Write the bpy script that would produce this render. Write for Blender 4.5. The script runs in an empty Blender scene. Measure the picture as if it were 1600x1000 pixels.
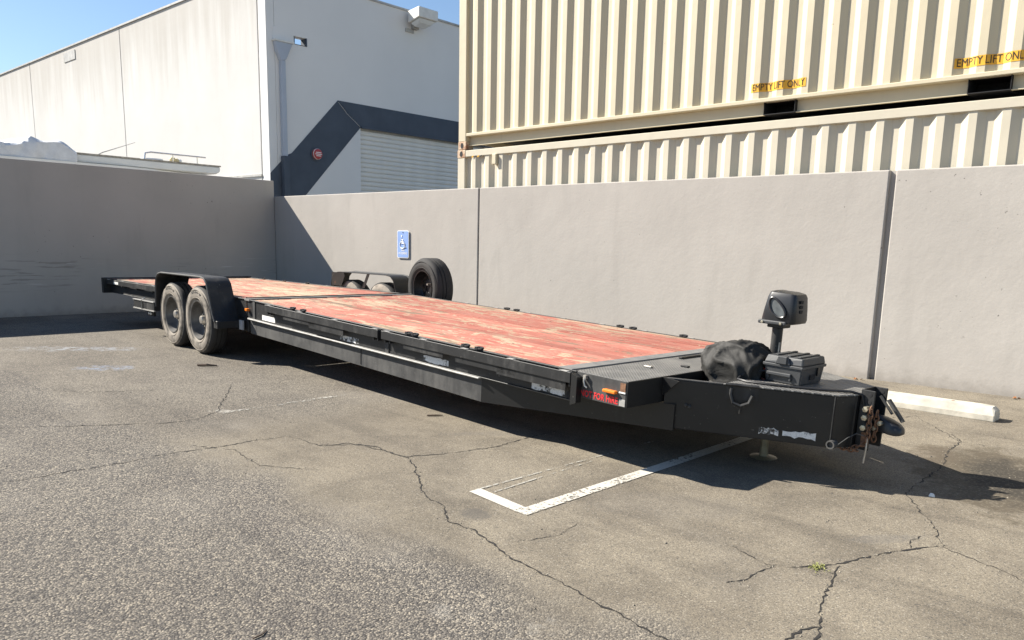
import bpy, bmesh, math, random
from mathutils import Vector, Matrix
random.seed(7)
SC = bpy.context.scene
COL = SC.collection

# ------------------------------------------------------------------ camera
CAM_H = 1.26
yaw, pitch, roll = -0.7367, -0.1801, 0.0237
fwd = Vector((math.sin(yaw)*math.cos(pitch), math.cos(yaw)*math.cos(pitch), math.sin(pitch)))
rgt = Vector((math.cos(yaw), -math.sin(yaw), 0))
upv = rgt.cross(fwd)
r2 = rgt*math.cos(roll) + upv*math.sin(roll)
u2 = -rgt*math.sin(roll) + upv*math.cos(roll)
cam = bpy.data.cameras.new("camera")
cam.sensor_width = 36.0
cam.lens = 36.0*1231.56/1600.0
cam.shift_y = 107.83/1600.0
cam.clip_start = 0.05
cam.clip_end = 2000
camo = bpy.data.objects.new("camera", cam)
COL.objects.link(camo)
camo.matrix_world = Matrix(((r2.x, u2.x, -fwd.x, 0), (r2.y, u2.y, -fwd.y, 0), (r2.z, u2.z, -fwd.z, CAM_H), (0, 0, 0, 1)))
SC.camera = camo

# ------------------------------------------------------------------ light
LDIR = Vector((1.0, 0.45, -0.875)).normalized()
world = bpy.data.worlds.new("World")
SC.world = world
world.use_nodes = True
wn = world.node_tree.nodes
wl = world.node_tree.links
wn.clear()
sky = wn.new('ShaderNodeTexSky')
sky.sky_type = 'NISHITA'
sky.sun_disc = False
sky.sun_elevation = math.asin(-LDIR.z)
sky.sun_rotation = math.atan2(-LDIR.x, -LDIR.y) % (2*math.pi)
sky.air_density = 1.0
sky.dust_density = 0.25
sky.ozone_density = 3.0
bg = wn.new('ShaderNodeBackground')
bg.inputs['Strength'].default_value = 0.064
wo = wn.new('ShaderNodeOutputWorld')
wl.new(sky.outputs['Color'], bg.inputs['Color'])
wl.new(bg.outputs['Background'], wo.inputs['Surface'])
sl = bpy.data.lights.new("sun", 'SUN')
sl.energy = 5.0
sl.angle = math.radians(0.53)
sl.color = (1.0, 0.938, 0.835)
so = bpy.data.objects.new("sun", sl)
COL.objects.link(so)
so.rotation_euler = LDIR.to_track_quat('-Z', 'Y').to_euler()
so.location = (-20, -10, 20)
SC.view_settings.view_transform = 'Standard'
SC.view_settings.look = 'None'
SC.view_settings.gamma = 1.0
SC.view_settings.exposure = 1.22

# ------------------------------------------------------------------ materials
class NT:
    """tiny node-tree helper"""
    def __init__(s, name):
        s.m = bpy.data.materials.new(name)
        s.m.use_nodes = True
        s.n = s.m.node_tree.nodes
        s.l = s.m.node_tree.links
        s.b = s.n['Principled BSDF']
        s.tc = s.n.new('ShaderNodeTexCoord')
    def set(s, node, key, v):
        if v is None:
            return
        sock = node.inputs[key]
        if isinstance(v, bpy.types.NodeSocket):
            s.l.new(v, sock)
        else:
            sock.default_value = v
    def obj(s):
        return s.tc.outputs['Object']
    def mapping(s, vec, scale=(1, 1, 1), loc=(0, 0, 0), rot=(0, 0, 0)):
        n = s.n.new('ShaderNodeMapping')
        s.l.new(vec, n.inputs['Vector'])
        n.inputs['Scale'].default_value = scale
        n.inputs['Location'].default_value = loc
        n.inputs['Rotation'].default_value = rot
        return n.outputs['Vector']
    def noise(s, vec, scale, detail=4, rough=.55, dist=0):
        n = s.n.new('ShaderNodeTexNoise')
        s.l.new(vec, n.inputs['Vector'])
        n.inputs['Scale'].default_value = scale
        n.inputs['Detail'].default_value = detail
        n.inputs['Roughness'].default_value = rough
        n.inputs['Distortion'].default_value = dist
        return n.outputs['Fac']
    def voro(s, vec, scale, out='Distance', rnd=1.0, feature='F1'):
        n = s.n.new('ShaderNodeTexVoronoi')
        n.feature = feature
        s.l.new(vec, n.inputs['Vector'])
        n.inputs['Scale'].default_value = scale
        n.inputs['Randomness'].default_value = rnd
        return n.outputs[out]
    def ramp(s, fac, stops, interp='LINEAR'):
        n = s.n.new('ShaderNodeValToRGB')
        n.color_ramp.interpolation = interp
        e = n.color_ramp.elements
        e[0].position, e[0].color = stops[0][0], col4(stops[0][1])
        e[1].position, e[1].color = stops[-1][0], col4(stops[-1][1])
        for p, c in stops[1:-1]:
            k = e.new(p)
            k.color = col4(c)
        s.l.new(fac, n.inputs['Fac'])
        return n.outputs['Color']
    def mix(s, fac, a, b, mode='MIX'):
        n = s.n.new('ShaderNodeMix')
        n.data_type = 'RGBA'
        n.blend_type = mode
        n.clamp_factor = True
        s.set(n, 0, fac)
        s.set(n, 6, col4(a) if isinstance(a, (tuple, float)) else a)
        s.set(n, 7, col4(b) if isinstance(b, (tuple, float)) else b)
        return n.outputs[2]
    def math(s, op, a, b=None, c=None, clamp=False):
        n = s.n.new('ShaderNodeMath')
        n.operation = op
        n.use_clamp = clamp
        s.set(n, 0, a)
        s.set(n, 1, b)
        s.set(n, 2, c)
        return n.outputs[0]
    def sep(s, vec):
        n = s.n.new('ShaderNodeSeparateXYZ')
        s.l.new(vec, n.inputs[0])
        return n.outputs
    def sstep(s, v, lo, hi):
        n = s.n.new('ShaderNodeMapRange')
        n.interpolation_type = 'SMOOTHSTEP'
        s.set(n, 'Value', v)
        n.inputs['From Min'].default_value = lo
        n.inputs['From Max'].default_value = hi
        return n.outputs['Result']
    def bump(s, h, strength=.3, dist=.01, prev=None):
        n = s.n.new('ShaderNodeBump')
        n.inputs['Strength'].default_value = strength
        n.inputs['Distance'].default_value = dist
        s.l.new(h, n.inputs['Height'])
        if prev is not None:
            s.l.new(prev, n.inputs['Normal'])
        return n.outputs['Normal']
    def done(s, color=None, rough=None, metal=None, normal=None, spec=None, coat=None):
        if color is not None:
            s.set(s.b, 'Base Color', col4(color) if isinstance(color, (tuple, float)) else color)
        s.set(s.b, 'Roughness', rough)
        s.set(s.b, 'Metallic', metal)
        s.set(s.b, 'Specular IOR Level', spec)
        s.set(s.b, 'Coat Weight', coat)
        if normal is not None:
            s.l.new(normal, s.b.inputs['Normal'])
        return s.m

def col4(c):
    if isinstance(c, float):
        return (c, c, c, 1)
    return tuple(c) if len(c) == 4 else tuple(c) + (1,)

def simple(name, color, rough=.6, metal=0.0, var=.15, scale=12, bump=0.0, spec=None):
    t = NT(name)
    n = t.noise(t.obj(), scale, 5)
    dark = tuple(c*(1-var) for c in color)
    lite = tuple(min(1, c*(1+var)) for c in color)
    c = t.ramp(n, [(.3, dark), (.7, lite)])
    nrm = t.bump(t.noise(t.obj(), scale*8, 3), bump, .004) if bump else None
    return t.done(c, rough, metal, nrm, spec)

def asphalt():
    t = NT("asphalt")
    o = t.obj()
    x, y, z = t.sep(o)
    big = t.noise(o, .55, 3)
    med = t.noise(o, 2.2, 5, .6)
    fine = t.noise(o, 60, 3, .6)
    grit = t.noise(o, 210, 2, .7)
    edge = t.noise(o, 1.1, 4, .6)
    # old open-textured asphalt towards the camera, slurry coat beyond
    yb = t.math('ADD', t.math('SUBTRACT', 2.45, y), t.math('MULTIPLY', t.math('SUBTRACT', edge, .5), 1.5))
    m1 = t.sstep(yb, -.12, .4)
    xb = t.math('ADD', t.math('SUBTRACT', -4.7, x), t.math('MULTIPLY', t.math('SUBTRACT', edge, .5), 2.4))
    m2 = t.math('MULTIPLY', t.sstep(xb, -.3, .8), .75)
    mask = t.math('MAXIMUM', m1, m2)
    # stones
    vcol = t.voro(o, 118, 'Color')
    vd = t.voro(o, 118, 'Distance')
    vs = t.sep(vcol)[0]
    stone = t.ramp(vs, [(0, (.068, .064, .060)), (.3, (.120, .110, .098)), (.6, (.18, .162, .138)), (.85, (.265, .235, .19)), (1, (.37, .325, .255))])
    pit = t.sstep(vd, .45, .75)
    stone = t.mix(t.math('MULTIPLY', pit, .6), stone, (.06, .055, .05))
    # slurry
    slur = t.ramp(med, [(.25, (.165, .142, .108)), (.5, (.238, .205, .155)), (.78, (.295, .256, .192))])
    slur = t.mix(t.sstep(grit, .35, .68), t.mix(.5, slur, (.10, .093, .082)), slur)
    vs2 = t.sep(t.voro(o, 170, 'Color'))[0]
    vfine = t.sep(t.voro(o, 260, 'Color'))[0]
    slur = t.mix(.55, slur, t.mix(1.0, slur, t.ramp(vfine, [(0, (.35, .35, .36)), (.35, (.85, .85, .85)), (.7, (1.1, 1.09, 1.07)), (1, (1.7, 1.66, 1.55))]), 'MULTIPLY'))
    slur = t.mix(t.math('MULTIPLY', t.sstep(vs2, .93, .98), .5), slur, (.40, .365, .30))
    slur = t.mix(t.math('MULTIPLY', t.sstep(vs2, .12, .03), .75), slur, (.075, .07, .064))
    c = t.mix(mask, slur, stone)
    c = t.mix(t.math('MULTIPLY', t.sstep(med, .56, .40), .30), c, t.mix(1.0, c, (.68, .67, .68), 'MULTIPLY'))
    c = t.mix(t.math('MULTIPLY', t.sstep(big, .42, .7), .42), c, t.mix(1.0, c, (.62, .6, .6), 'MULTIPLY'))
    # long dark tyre streaks and traffic film
    st = t.noise(t.mapping(o, (.35, 3.2, 1), rot=(0, 0, .35)), 1.3, 4, .6)
    c = t.mix(t.math('MULTIPLY', t.sstep(st, .52, .72), .5), c, t.mix(1.0, c, (.6, .6, .62), 'MULTIPLY'))
    lightp = t.noise(o, .8, 3)
    c = t.mix(t.math('MULTIPLY', t.sstep(lightp, .56, .75), .25), c, (.34, .31, .265))
    # stains with shapes of their own : (x, y, rx, ry, rot, strength, colour)
    patchy = t.sstep(t.noise(t.mapping(o, (1, 1, 1), loc=(4, 7, 0)), 9, 5, .75), .44, .60)
    sn = t.math('MULTIPLY', t.math('SUBTRACT', t.noise(o, 7, 4, .7), .5), 1.3)
    fm = t.math('ADD', .35, t.math('MULTIPLY', t.sstep(fine, .3, .52), .65))
    for (cx, cy, rx, ry, a, k, sc) in [
            (-2.74, 2.75, .105, .085, 0, .62, (.09, .083, .075)),
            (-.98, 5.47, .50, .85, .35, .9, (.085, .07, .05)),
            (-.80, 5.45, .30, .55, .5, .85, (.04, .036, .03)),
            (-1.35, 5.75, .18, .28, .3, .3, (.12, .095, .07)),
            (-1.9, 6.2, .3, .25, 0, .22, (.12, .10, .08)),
            (-8.05, 2.95, .32, .16, .9, .42, (.25, .34, .50)),
            (-9.4, 3.4, .55, .22, .9, .34, (.40, .45, .52)),
            (-9.75, 2.95, .45, .25, .7, .25, (.42, .46, .50)),
            (-5.66, 2.90, .11, .05, .8, .55, (.50, .48, .43)),
            (-2.05, 1.95, .12, .07, .2, .14, (.55, .52, .46)),
            (-1.75, 2.08, .10, .15, .2, .15, (.55, .52, .46)),
            (-3.7, 4.1, .5, .09, .9, .3, (.13, .12, .11)),
            (-1.1, 3.95, .25, .06, .9, .35, (.12, .115, .11)),
            (-2.1, 3.6, .5, .25, .6, .22, (.13, .12, .11))]:
        ca, sa = math.cos(a), math.sin(a)
        dx = t.math('SUBTRACT', x, cx)
        dy = t.math('SUBTRACT', y, cy)
        u = t.math('DIVIDE', t.math('ADD', t.math('MULTIPLY', dx, ca), t.math('MULTIPLY', dy, sa)), rx)
        v = t.math('DIVIDE', t.math('SUBTRACT', t.math('MULTIPLY', dy, ca), t.math('MULTIPLY', dx, sa)), ry)
        d = t.math('SQRT', t.math('ADD', t.math('MULTIPLY', u, u), t.math('MULTIPLY', v, v)))
        d = t.math('ADD', d, sn)
        mk = t.math('MULTIPLY', t.sstep(d, 1.05, .6), k)
        mk = t.math('MULTIPLY', mk, fm if sc[0] < .2 else patchy)
        c = t.mix(mk, c, sc)
    hb = t.math('ADD', t.math('MULTIPLY', t.math('ADD', .12, t.math('MULTIPLY', mask, .88)), t.math('SUBTRACT', 1.0, vd)), t.math('MULTIPLY', grit, .35))
    n1 = t.bump(hb, .75, .006)
    n1 = t.bump(med, .25, .03, n1)
    return t.done(c, .93, 0.0, n1, .25)

def stucco(name, base, scuff=False):
    t = NT(name)
    o = t.obj()
    n1 = t.noise(o, .9, 4)
    n2 = t.noise(t.mapping(o, (2.0, 2.0, .35)), 1.6, 5, .6)
    n3 = t.noise(o, 9, 5, .65)
    c = t.ramp(n1, [(.3, tuple(v*.93 for v in base)), (.7, tuple(v*1.05 for v in base))])
    c = t.mix(t.math('MULTIPLY', t.sstep(n2, .52, .75), .30), c, tuple(v*.74 for v in base))
    c = t.mix(t.math('MULTIPLY', t.sstep(n3, .62, .8), .2), c, tuple(v*1.15 for v in base))
    x, y, z = t.sep(o)
    # small chips and dark pits, thinly scattered
    pit = t.noise(o, 23, 3, .6)
    spars = t.noise(o, 1.4, 2)
    c = t.mix(t.math('MULTIPLY', t.sstep(pit, .70, .725), t.sstep(spars, .48, .58)), c, tuple(v*.38 for v in base))
    # splash dirt along the base
    dirt = t.math('MULTIPLY', t.sstep(t.math('ADD', z, t.math('MULTIPLY', t.math('SUBTRACT', n3, .5), .25)), .16, -.05), .55)
    c = t.mix(dirt, c, (.20, .18, .155))
    if scuff:
        sc = t.noise(t.mapping(o, (1, .55, 9)), 2.6, 5, .6, .4)
        zone = t.math('MULTIPLY', t.sstep(z, .32, .5), t.sstep(z, 1.0, .8))
        yz = t.sstep(t.noise(o, .7, 2), .38, .52)
        mk = t.math('MULTIPLY', t.math('MULTIPLY', zone, yz), t.sstep(sc, .56, .62))
        c = t.mix(t.math('MULTIPLY', mk, .42), c, tuple(v*.35 for v in base))
        sc2 = t.noise(t.mapping(o, (1, .5, 11), loc=(3, 5, 2)), 2.2, 5, .6, .4)
        mk2 = t.math('MULTIPLY', zone, t.sstep(sc2, .63, .68))
        c = t.mix(t.math('MULTIPLY', mk2, .55), c, (.66, .64, .62))
    b = t.bump(t.noise(o, 34, 4, .6), .13, .010)
    b = t.bump(t.noise(o, 3.2, 4, .6), .10, .05, b)
    return t.done(c, .88, 0.0, b, .25)

def tilt_concrete():
    t = NT("white_tilt_up_concrete")
    o = t.obj()
    x, y, z = t.sep(o)
    st = t.noise(t.mapping(o, (1.6, 1.6, .13)), 1.9, 6, .62)
    st2 = t.noise(t.mapping(o, (5, 5, .3)), 1.5, 5, .6)
    blot = t.noise(o, .5, 4, .6)
    c = t.ramp(blot, [(.3, (.56, .55, .53)), (.7, (.63, .62, .60))])
    top = t.math('MULTIPLY', t.sstep(t.math('ADD', z, t.math('MULTIPLY', t.math('SUBTRACT', st, .5), 4.5)), 5.2, 7.6), .62)
    c = t.mix(top, c, (.42, .39, .35))
    c = t.mix(t.math('MULTIPLY', t.sstep(st2, .58, .78), .14), c, (.48, .465, .43))
    spot = t.noise(o, 4.5, 3, .6)
    c = t.mix(t.math('MULTIPLY', t.sstep(spot, .74, .78), .5), c, (.38, .37, .35))
    b = t.bump(t.noise(o, 6, 5, .6), .12, .03)
    return t.done(c, .85, 0.0, b, .25)

def container_paint(name, base):
    t = NT(name)
    o = t.obj()
    n = t.noise(o, .9, 3)
    st = t.noise(t.mapping(o, (7, 7, .3)), 2.2, 5, .6)
    c = t.ramp(n, [(.3, tuple(v*.95 for v in base)), (.7, tuple(min(1, v*1.04) for v in base))])
    c = t.mix(t.math('MULTIPLY', t.sstep(st, .58, .8), .25), c, tuple(v*.68 for v in base))
    sp = t.noise(o, 13, 3, .6)
    c = t.mix(t.math('MULTIPLY', t.sstep(sp, .75, .79), .6), c, (.30, .15, .07))
    b = t.bump(t.noise(o, 2.4, 3), .18, .03)
    return t.done(c, .52, 0.0, b, .4)

def rust_casting():
    t = NT("rusty_casting_steel")
    o = t.obj()
    n = t.noise(o, 9, 5, .65)
    c = t.ramp(n, [(.35, (.66, .58, .43)), (.5, (.52, .36, .24)), (.62, (.33, .16, .09)), (.8, (.17, .085, .05))])
    return t.done(c, .8, 0.0, t.bump(n, .3, .01))

def black_steel(name="dusty_black_steel", base=.015, dust=.075, lo=.46, hi=.75, rough=.5):
    t = NT(name)
    o = t.obj()
    n1 = t.noise(o, 3.0, 6, .65)
    n2 = t.noise(t.mapping(o, (2.0, 2, .5)), 9, 5, .65)
    n3 = t.noise(o, 40, 3, .6)
    m = t.math('MULTIPLY', t.sstep(t.math('ADD', t.math('MULTIPLY', n1, .6), t.math('MULTIPLY', n2, .4)), lo, hi), .9)
    c = t.mix(m, (base, base*1.02, base*1.06), (dust, dust*.97, dust*.92))
    c = t.mix(t.math('MULTIPLY', t.sstep(n3, .68, .75), .4), c, (.24, .22, .2))
    rs = t.noise(o, 6.5, 4, .7)
    c = t.mix(t.math('MULTIPLY', t.sstep(rs, .70, .76), .7), c, (.16, .075, .04))
    r = t.math('ADD', rough, t.math('MULTIPLY', m, .3))
    return t.done(c, r, 0.0, t.bump(t.noise(o, 18, 4), .12, .006), .45)

def deck_wood():
    t = NT("red_worn_deck_paint")
    o = t.obj()
    oi = t.n.new('ShaderNodeObjectInfo')
    rnd = oi.outputs['Random']
    off = t.n.new('ShaderNodeCombineXYZ')
    t.l.new(t.math('MULTIPLY', rnd, 37.0), off.inputs[0])
    t.l.new(t.math('MULTIPLY', rnd, 91.0), off.inputs[1])
    va = t.n.new('ShaderNodeVectorMath')
    va.operation = 'ADD'
    t.l.new(o, va.inputs[0])
    t.l.new(off.outputs[0], va.inputs[1])
    v = va.outputs[0]
    grain = t.noise(t.mapping(v, (1.1, 26, 6)), 2.0, 6, .65, .3)
    wear = t.noise(t.mapping(v, (1.7, 3.4, 1)), 2.3, 6, .66, .6)
    wear2 = t.noise(t.mapping(v, (4.2, 10, 1)), 4.0, 7, .8, 1.2)
    big = t.noise(t.mapping(o, (.55, 1.2, 1)), 1.1, 4, .55)
    red = t.ramp(t.noise(t.mapping(v, (1, 3, 1)), 1.7, 4), [(.28, (.33, .098, .072)), (.5, (.41, .140, .102)), (.72, (.47, .195, .148))])
    red = t.mix(t.math('MULTIPLY', t.sstep(grain, .52, .7), .35), red, (.25, .075, .055))
    wood = t.ramp(grain, [(.3, (.28, .19, .125)), (.55, (.46, .34, .235)), (.75, (.56, .45, .33))])
    k = t.math('ADD', t.math('MULTIPLY', wear, .42), t.math('ADD', t.math('MULTIPLY', wear2, .46), t.math('MULTIPLY', t.math('SUBTRACT', big, .5), .34)))
    # older, barer boards near the hinge and along the near edge of the tail
    x, y, z = t.sep(o)
    k = t.math('ADD', k, t.math('MULTIPLY', t.sstep(x, 2.6, .6), .022))
    k = t.math('ADD', k, t.math('MULTIPLY', t.math('SUBTRACT', rnd, .5), .05))
    bias = t.math('MULTIPLY', t.math('SUBTRACT', big, .5), .34)
    bias = t.math('ADD', bias, t.math('MULTIPLY', t.sstep(x, 2.4, .4), .035))
    fl = t.math('ADD', t.noise(t.mapping(v, (4.2, 10.5, 1)), 1.0, 6, .68, .5), bias)
    fl2 = t.math('ADD', t.noise(t.mapping(v, (1.5, 5.0, 1), loc=(2, 8, 0)), 1.0, 7, .70, .6), bias)
    c = t.mix(t.math('MULTIPLY', t.sstep(fl2, .555, .60), .9), red, wood)
    c = t.mix(t.math('MULTIPLY', t.sstep(fl, .555, .585), .95), c, wood)
    dst = t.noise(t.mapping(v, (1.5, 2.5, 1)), 4.0, 5, .65)
    c = t.mix(t.math('MULTIPLY', t.sstep(dst, .4, .7), .25), c, (.44, .31, .25))
    gw = t.noise(t.mapping(v, (1.0, 5, 1), loc=(9, 4, 1)), 1.3, 5, .6, .5)
    grey = t.math('MULTIPLY', t.sstep(gw, .575, .64), .85)
    c = t.mix(grey, c, (.205, .165, .115))
    pit = t.noise(t.mapping(v, (4, 11, 2)), 2.6, 4, .6)
    c = t.mix(t.math('MULTIPLY', t.sstep(pit, .63, .69), .75), c, (.10, .06, .045))
    c = t.mix(1.0, c, t.ramp(rnd, [(0, (.74, .74, .74)), (1, (1.14, 1.14, 1.14))]), 'MULTIPLY')
    b = t.bump(grain, .35, .006)
    b = t.bump(k, .4, .006, b)
    return t.done(c, .85, 0.0, b, .25)

def diamond_plate():
    t = NT("black_diamond_plate")
    o = t.obj()
    def bars(rot):
        w = t.n.new('ShaderNodeTexWave')
        w.wave_type = 'BANDS'
        w.bands_direction = 'X'
        t.l.new(t.mapping(o, (1, 1, 1), rot=(0, 0, rot)), w.inputs['Vector'])
        w.inputs['Scale'].default_value = 9.0
        return w.outputs['Fac']
    a, b = bars(math.radians(45)), bars(math.radians(-45))
    lug = t.sstep(t.math('ABSOLUTE', t.math('SUBTRACT', a, b)), .45, .8)
    n = t.noise(o, 7, 5, .6)
    c = t.mix(t.math('MULTIPLY', t.sstep(n, .35, .65), .75), (.085, .085, .083), (.18, .173, .16))
    c = t.mix(t.math('MULTIPLY', lug, .75), c, (.33, .32, .30))
    return t.done(c, .5, 0.0, t.bump(lug, 1.0, .012), .5)

def rubber(name, side, dust=(.34, .30, .25)):
    t = NT(name)
    o = t.obj()
    n = t.noise(o, 9, 5, .6)
    c = t.mix(t.math('MULTIPLY', t.sstep(n, .2, .6), side), (.022, .022, .023), dust)
    return t.done(c, .8, 0.0, t.bump(t.noise(o, 60, 3), .15, .003), .3)

def cloth(name, base, rough=.75):
    t = NT(name)
    o = t.obj()
    n = t.noise(o, 7, 5, .6)
    c = t.ramp(n, [(.3, tuple(v*.9 for v in base)), (.7, tuple(v*1.1 for v in base))])
    return t.done(c, rough, 0.0, t.bump(t.noise(o, 11, 4, .6, .5), .35, .02), .35)

def worn_paint(name, base, keep=.45, scale=28):
    """road paint or film worn through to what lies beneath"""
    t = NT(name)
    o = t.obj()
    n = t.noise(o, scale, 5, .7)
    n2 = t.noise(o, 2.3, 4, .6)
    k = t.math('ADD', t.math('MULTIPLY', n, .6), t.math('MULTIPLY', n2, .4))
    tr = t.n.new('ShaderNodeBsdfTransparent')
    mx = t.n.new('ShaderNodeMixShader')
    t.l.new(t.sstep(k, keep-.05, keep+.04), mx.inputs['Fac'])
    t.l.new(tr.outputs[0], mx.inputs[1])
    t.l.new(t.b.outputs[0], mx.inputs[2])
    t.l.new(mx.outputs[0], t.n['Material Output'].inputs['Surface'])
    c = t.ramp(t.noise(o, 90, 3), [(.3, tuple(v*.72 for v in base)), (.7, base)])
    return t.done(c, .8)

M = dict(
    asphalt=asphalt(),
    wall=stucco("taupe_wall_paint", (.430, .400, .364)),
    wall_scuffed=stucco("taupe_wall_paint_scuffed", (.430, .400, .364), True),
    joint=simple("dark_joint_filler", (.10, .095, .09), .9),
    concrete_white=tilt_concrete(),
    grey_wall=simple("off_white_wall_paint", (.76, .75, .73), .85, 0, .03, .6, .08),
    pipe_shade=simple('blue_grey_pipe_shade', (.42, .46, .53), .6, 0, .05, 3),  # bluish tone of the pipe's shaded side, put into its colour
    band=simple("charcoal_blue_paint", (.062, .078, .105), .7, 0, .12, 2, .08),
    slat=simple("grey_door_slat", (.76, .735, .68), .55, 0, .06, 3),
    door_frame=simple("grey_steel_guide", (.40, .41, .42), .5),
    flashing=simple("weathered_flashing", (.42, .41, .39), .6, .2, .2, 5),
    lamp_body=simple("aged_white_lamp_housing", (.74, .72, .67), .5, 0, .1, 6),
    lens=simple("frosted_lamp_glass", (.78, .80, .80), .12, 0, .05, 6, 0, .6),
    bell=simple("red_bell_paint", (.45, .05, .055), .45),
    bell_white=simple("bell_lettering_white", (.78, .72, .70), .5),
    cream=container_paint("cream_container_paint", (.60, .53, .38)),
    cream2=container_paint("pale_cream_container_paint", (.57, .52, .41)),
    casting=rust_casting(),
    pocket=simple("black_pocket_shadow_steel", (.012, .012, .014), .8),
    yellow=simple("yellow_sticker", (.80, .42, .03), .5, 0, .1, 9),
    sticker_ink=simple("sticker_black_ink", (.03, .022, .015), .6),
    boat=simple("white_gelcoat", (.72, .74, .73), .35, 0, .06, 2),
    boat_trim=simple("weathered_boat_trim", (.36, .33, .28), .8, 0, .4, 14),
    chrome=simple("stainless_tube", (.62, .62, .62), .25, .9, .08),
    tarp=cloth("pale_grey_tarp", (.66, .68, .70), .6),
    buoy=simple("yellowed_buoy", (.72, .60, .33), .5),
    black=black_steel(),
    black_clean=black_steel("black_painted_steel", .012, .045, .52, .85, .42),
    black_grey=black_steel("sunlit_dusty_black_steel", .030, .105, .3, .75, .55),  # grey holds dust plus the grazing sun on the near side
    plate=diamond_plate(),
    deck=deck_wood(),
    tread=rubber("tyre_tread_rubber", .25, (.10, .095, .09)),
    sidewall=rubber("dusty_tyre_sidewall", .85),
    spare_rubber=rubber("spare_tyre_rubber", .22, (.12, .115, .105)),
    rim=simple("dusty_black_steel_rim", (.12, .115, .108), .42, .25, .5, 9),
    dusty_top=black_steel('dust_covered_black_steel', .075, .20, .25, .6, .6),
    hub=simple("worn_hub_metal", (.50, .47, .42), .4, .7, .25, 18),
    orange=simple("amber_marker_lens", (.85, .22, .02), .25, 0, .1, 30),
    red_paint=worn_paint("stencil_red_paint", (.72, .03, .035), .33, 30),
    tape=worn_paint("peeling_white_tape", (.78, .78, .77), .475, 13),
    tape_clean=simple("white_reflective_tape", (.78, .77, .74), .5, 0, .08, 20),
    plastic=simple("black_battery_box_plastic", (.045, .047, .05), .5, 0, .2, 9, .1),
    plastic_dark=simple("black_moulded_plastic", (.018, .019, .022), .38, 0, .2, 12),
    plastic_grey=simple("grey_moulded_oval", (.10, .11, .115), .3, 0, .3, 25),
    vinyl=cloth("black_vinyl_cover", (.024, .023, .021), .68),
    cable=simple("black_cable_rubber", (.015, .015, .016), .5),
    wire_red=simple("red_wire", (.4, .03, .02), .5),
    rust=simple("rusty_chain_steel", (.20, .105, .06), .8, .2, .45, 40),
    bolt=simple("zinc_bolt", (.50, .45, .34), .4, .7, .25, 30),
    jack_tube=simple("tan_oiled_jack_tube", (.27, .24, .17), .45, .5, .25, 16),
    stop=simple("white_painted_wheel_stop", (.50, .47, .40), .88, 0, .25, 9, .35),
    line=worn_paint("worn_white_line_paint", (.62, .585, .51), .435, 46),
    line_ghost=worn_paint("ghosted_line_paint", (.42, .40, .35), .52, 34),
    crack=simple("crack_shade", (.022, .02, .018), 1.0, 0, .5, 30, .4),  # dark ribbon colour stands for the shade down inside the cracks
    sign_blue=simple("sun_faded_sign_blue", (.27, .40, .74), .45, 0, .06, 5),
    sign_white=simple("sign_white_film", (.80, .82, .84), .45, 0, .03, 5),
    weed=simple("weed_green", (.20, .21, .05), .7, 0, .3, 20),
    leaf=simple("dry_leaf_brown", (.26, .11, .04), .8, 0, .4, 30),
    pebble=simple("loose_gravel", (.22, .195, .155), .9, 0, .6, 60),
    wood_chip=simple("weathered_stick", (.10, .07, .05), .9),
)

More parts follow.
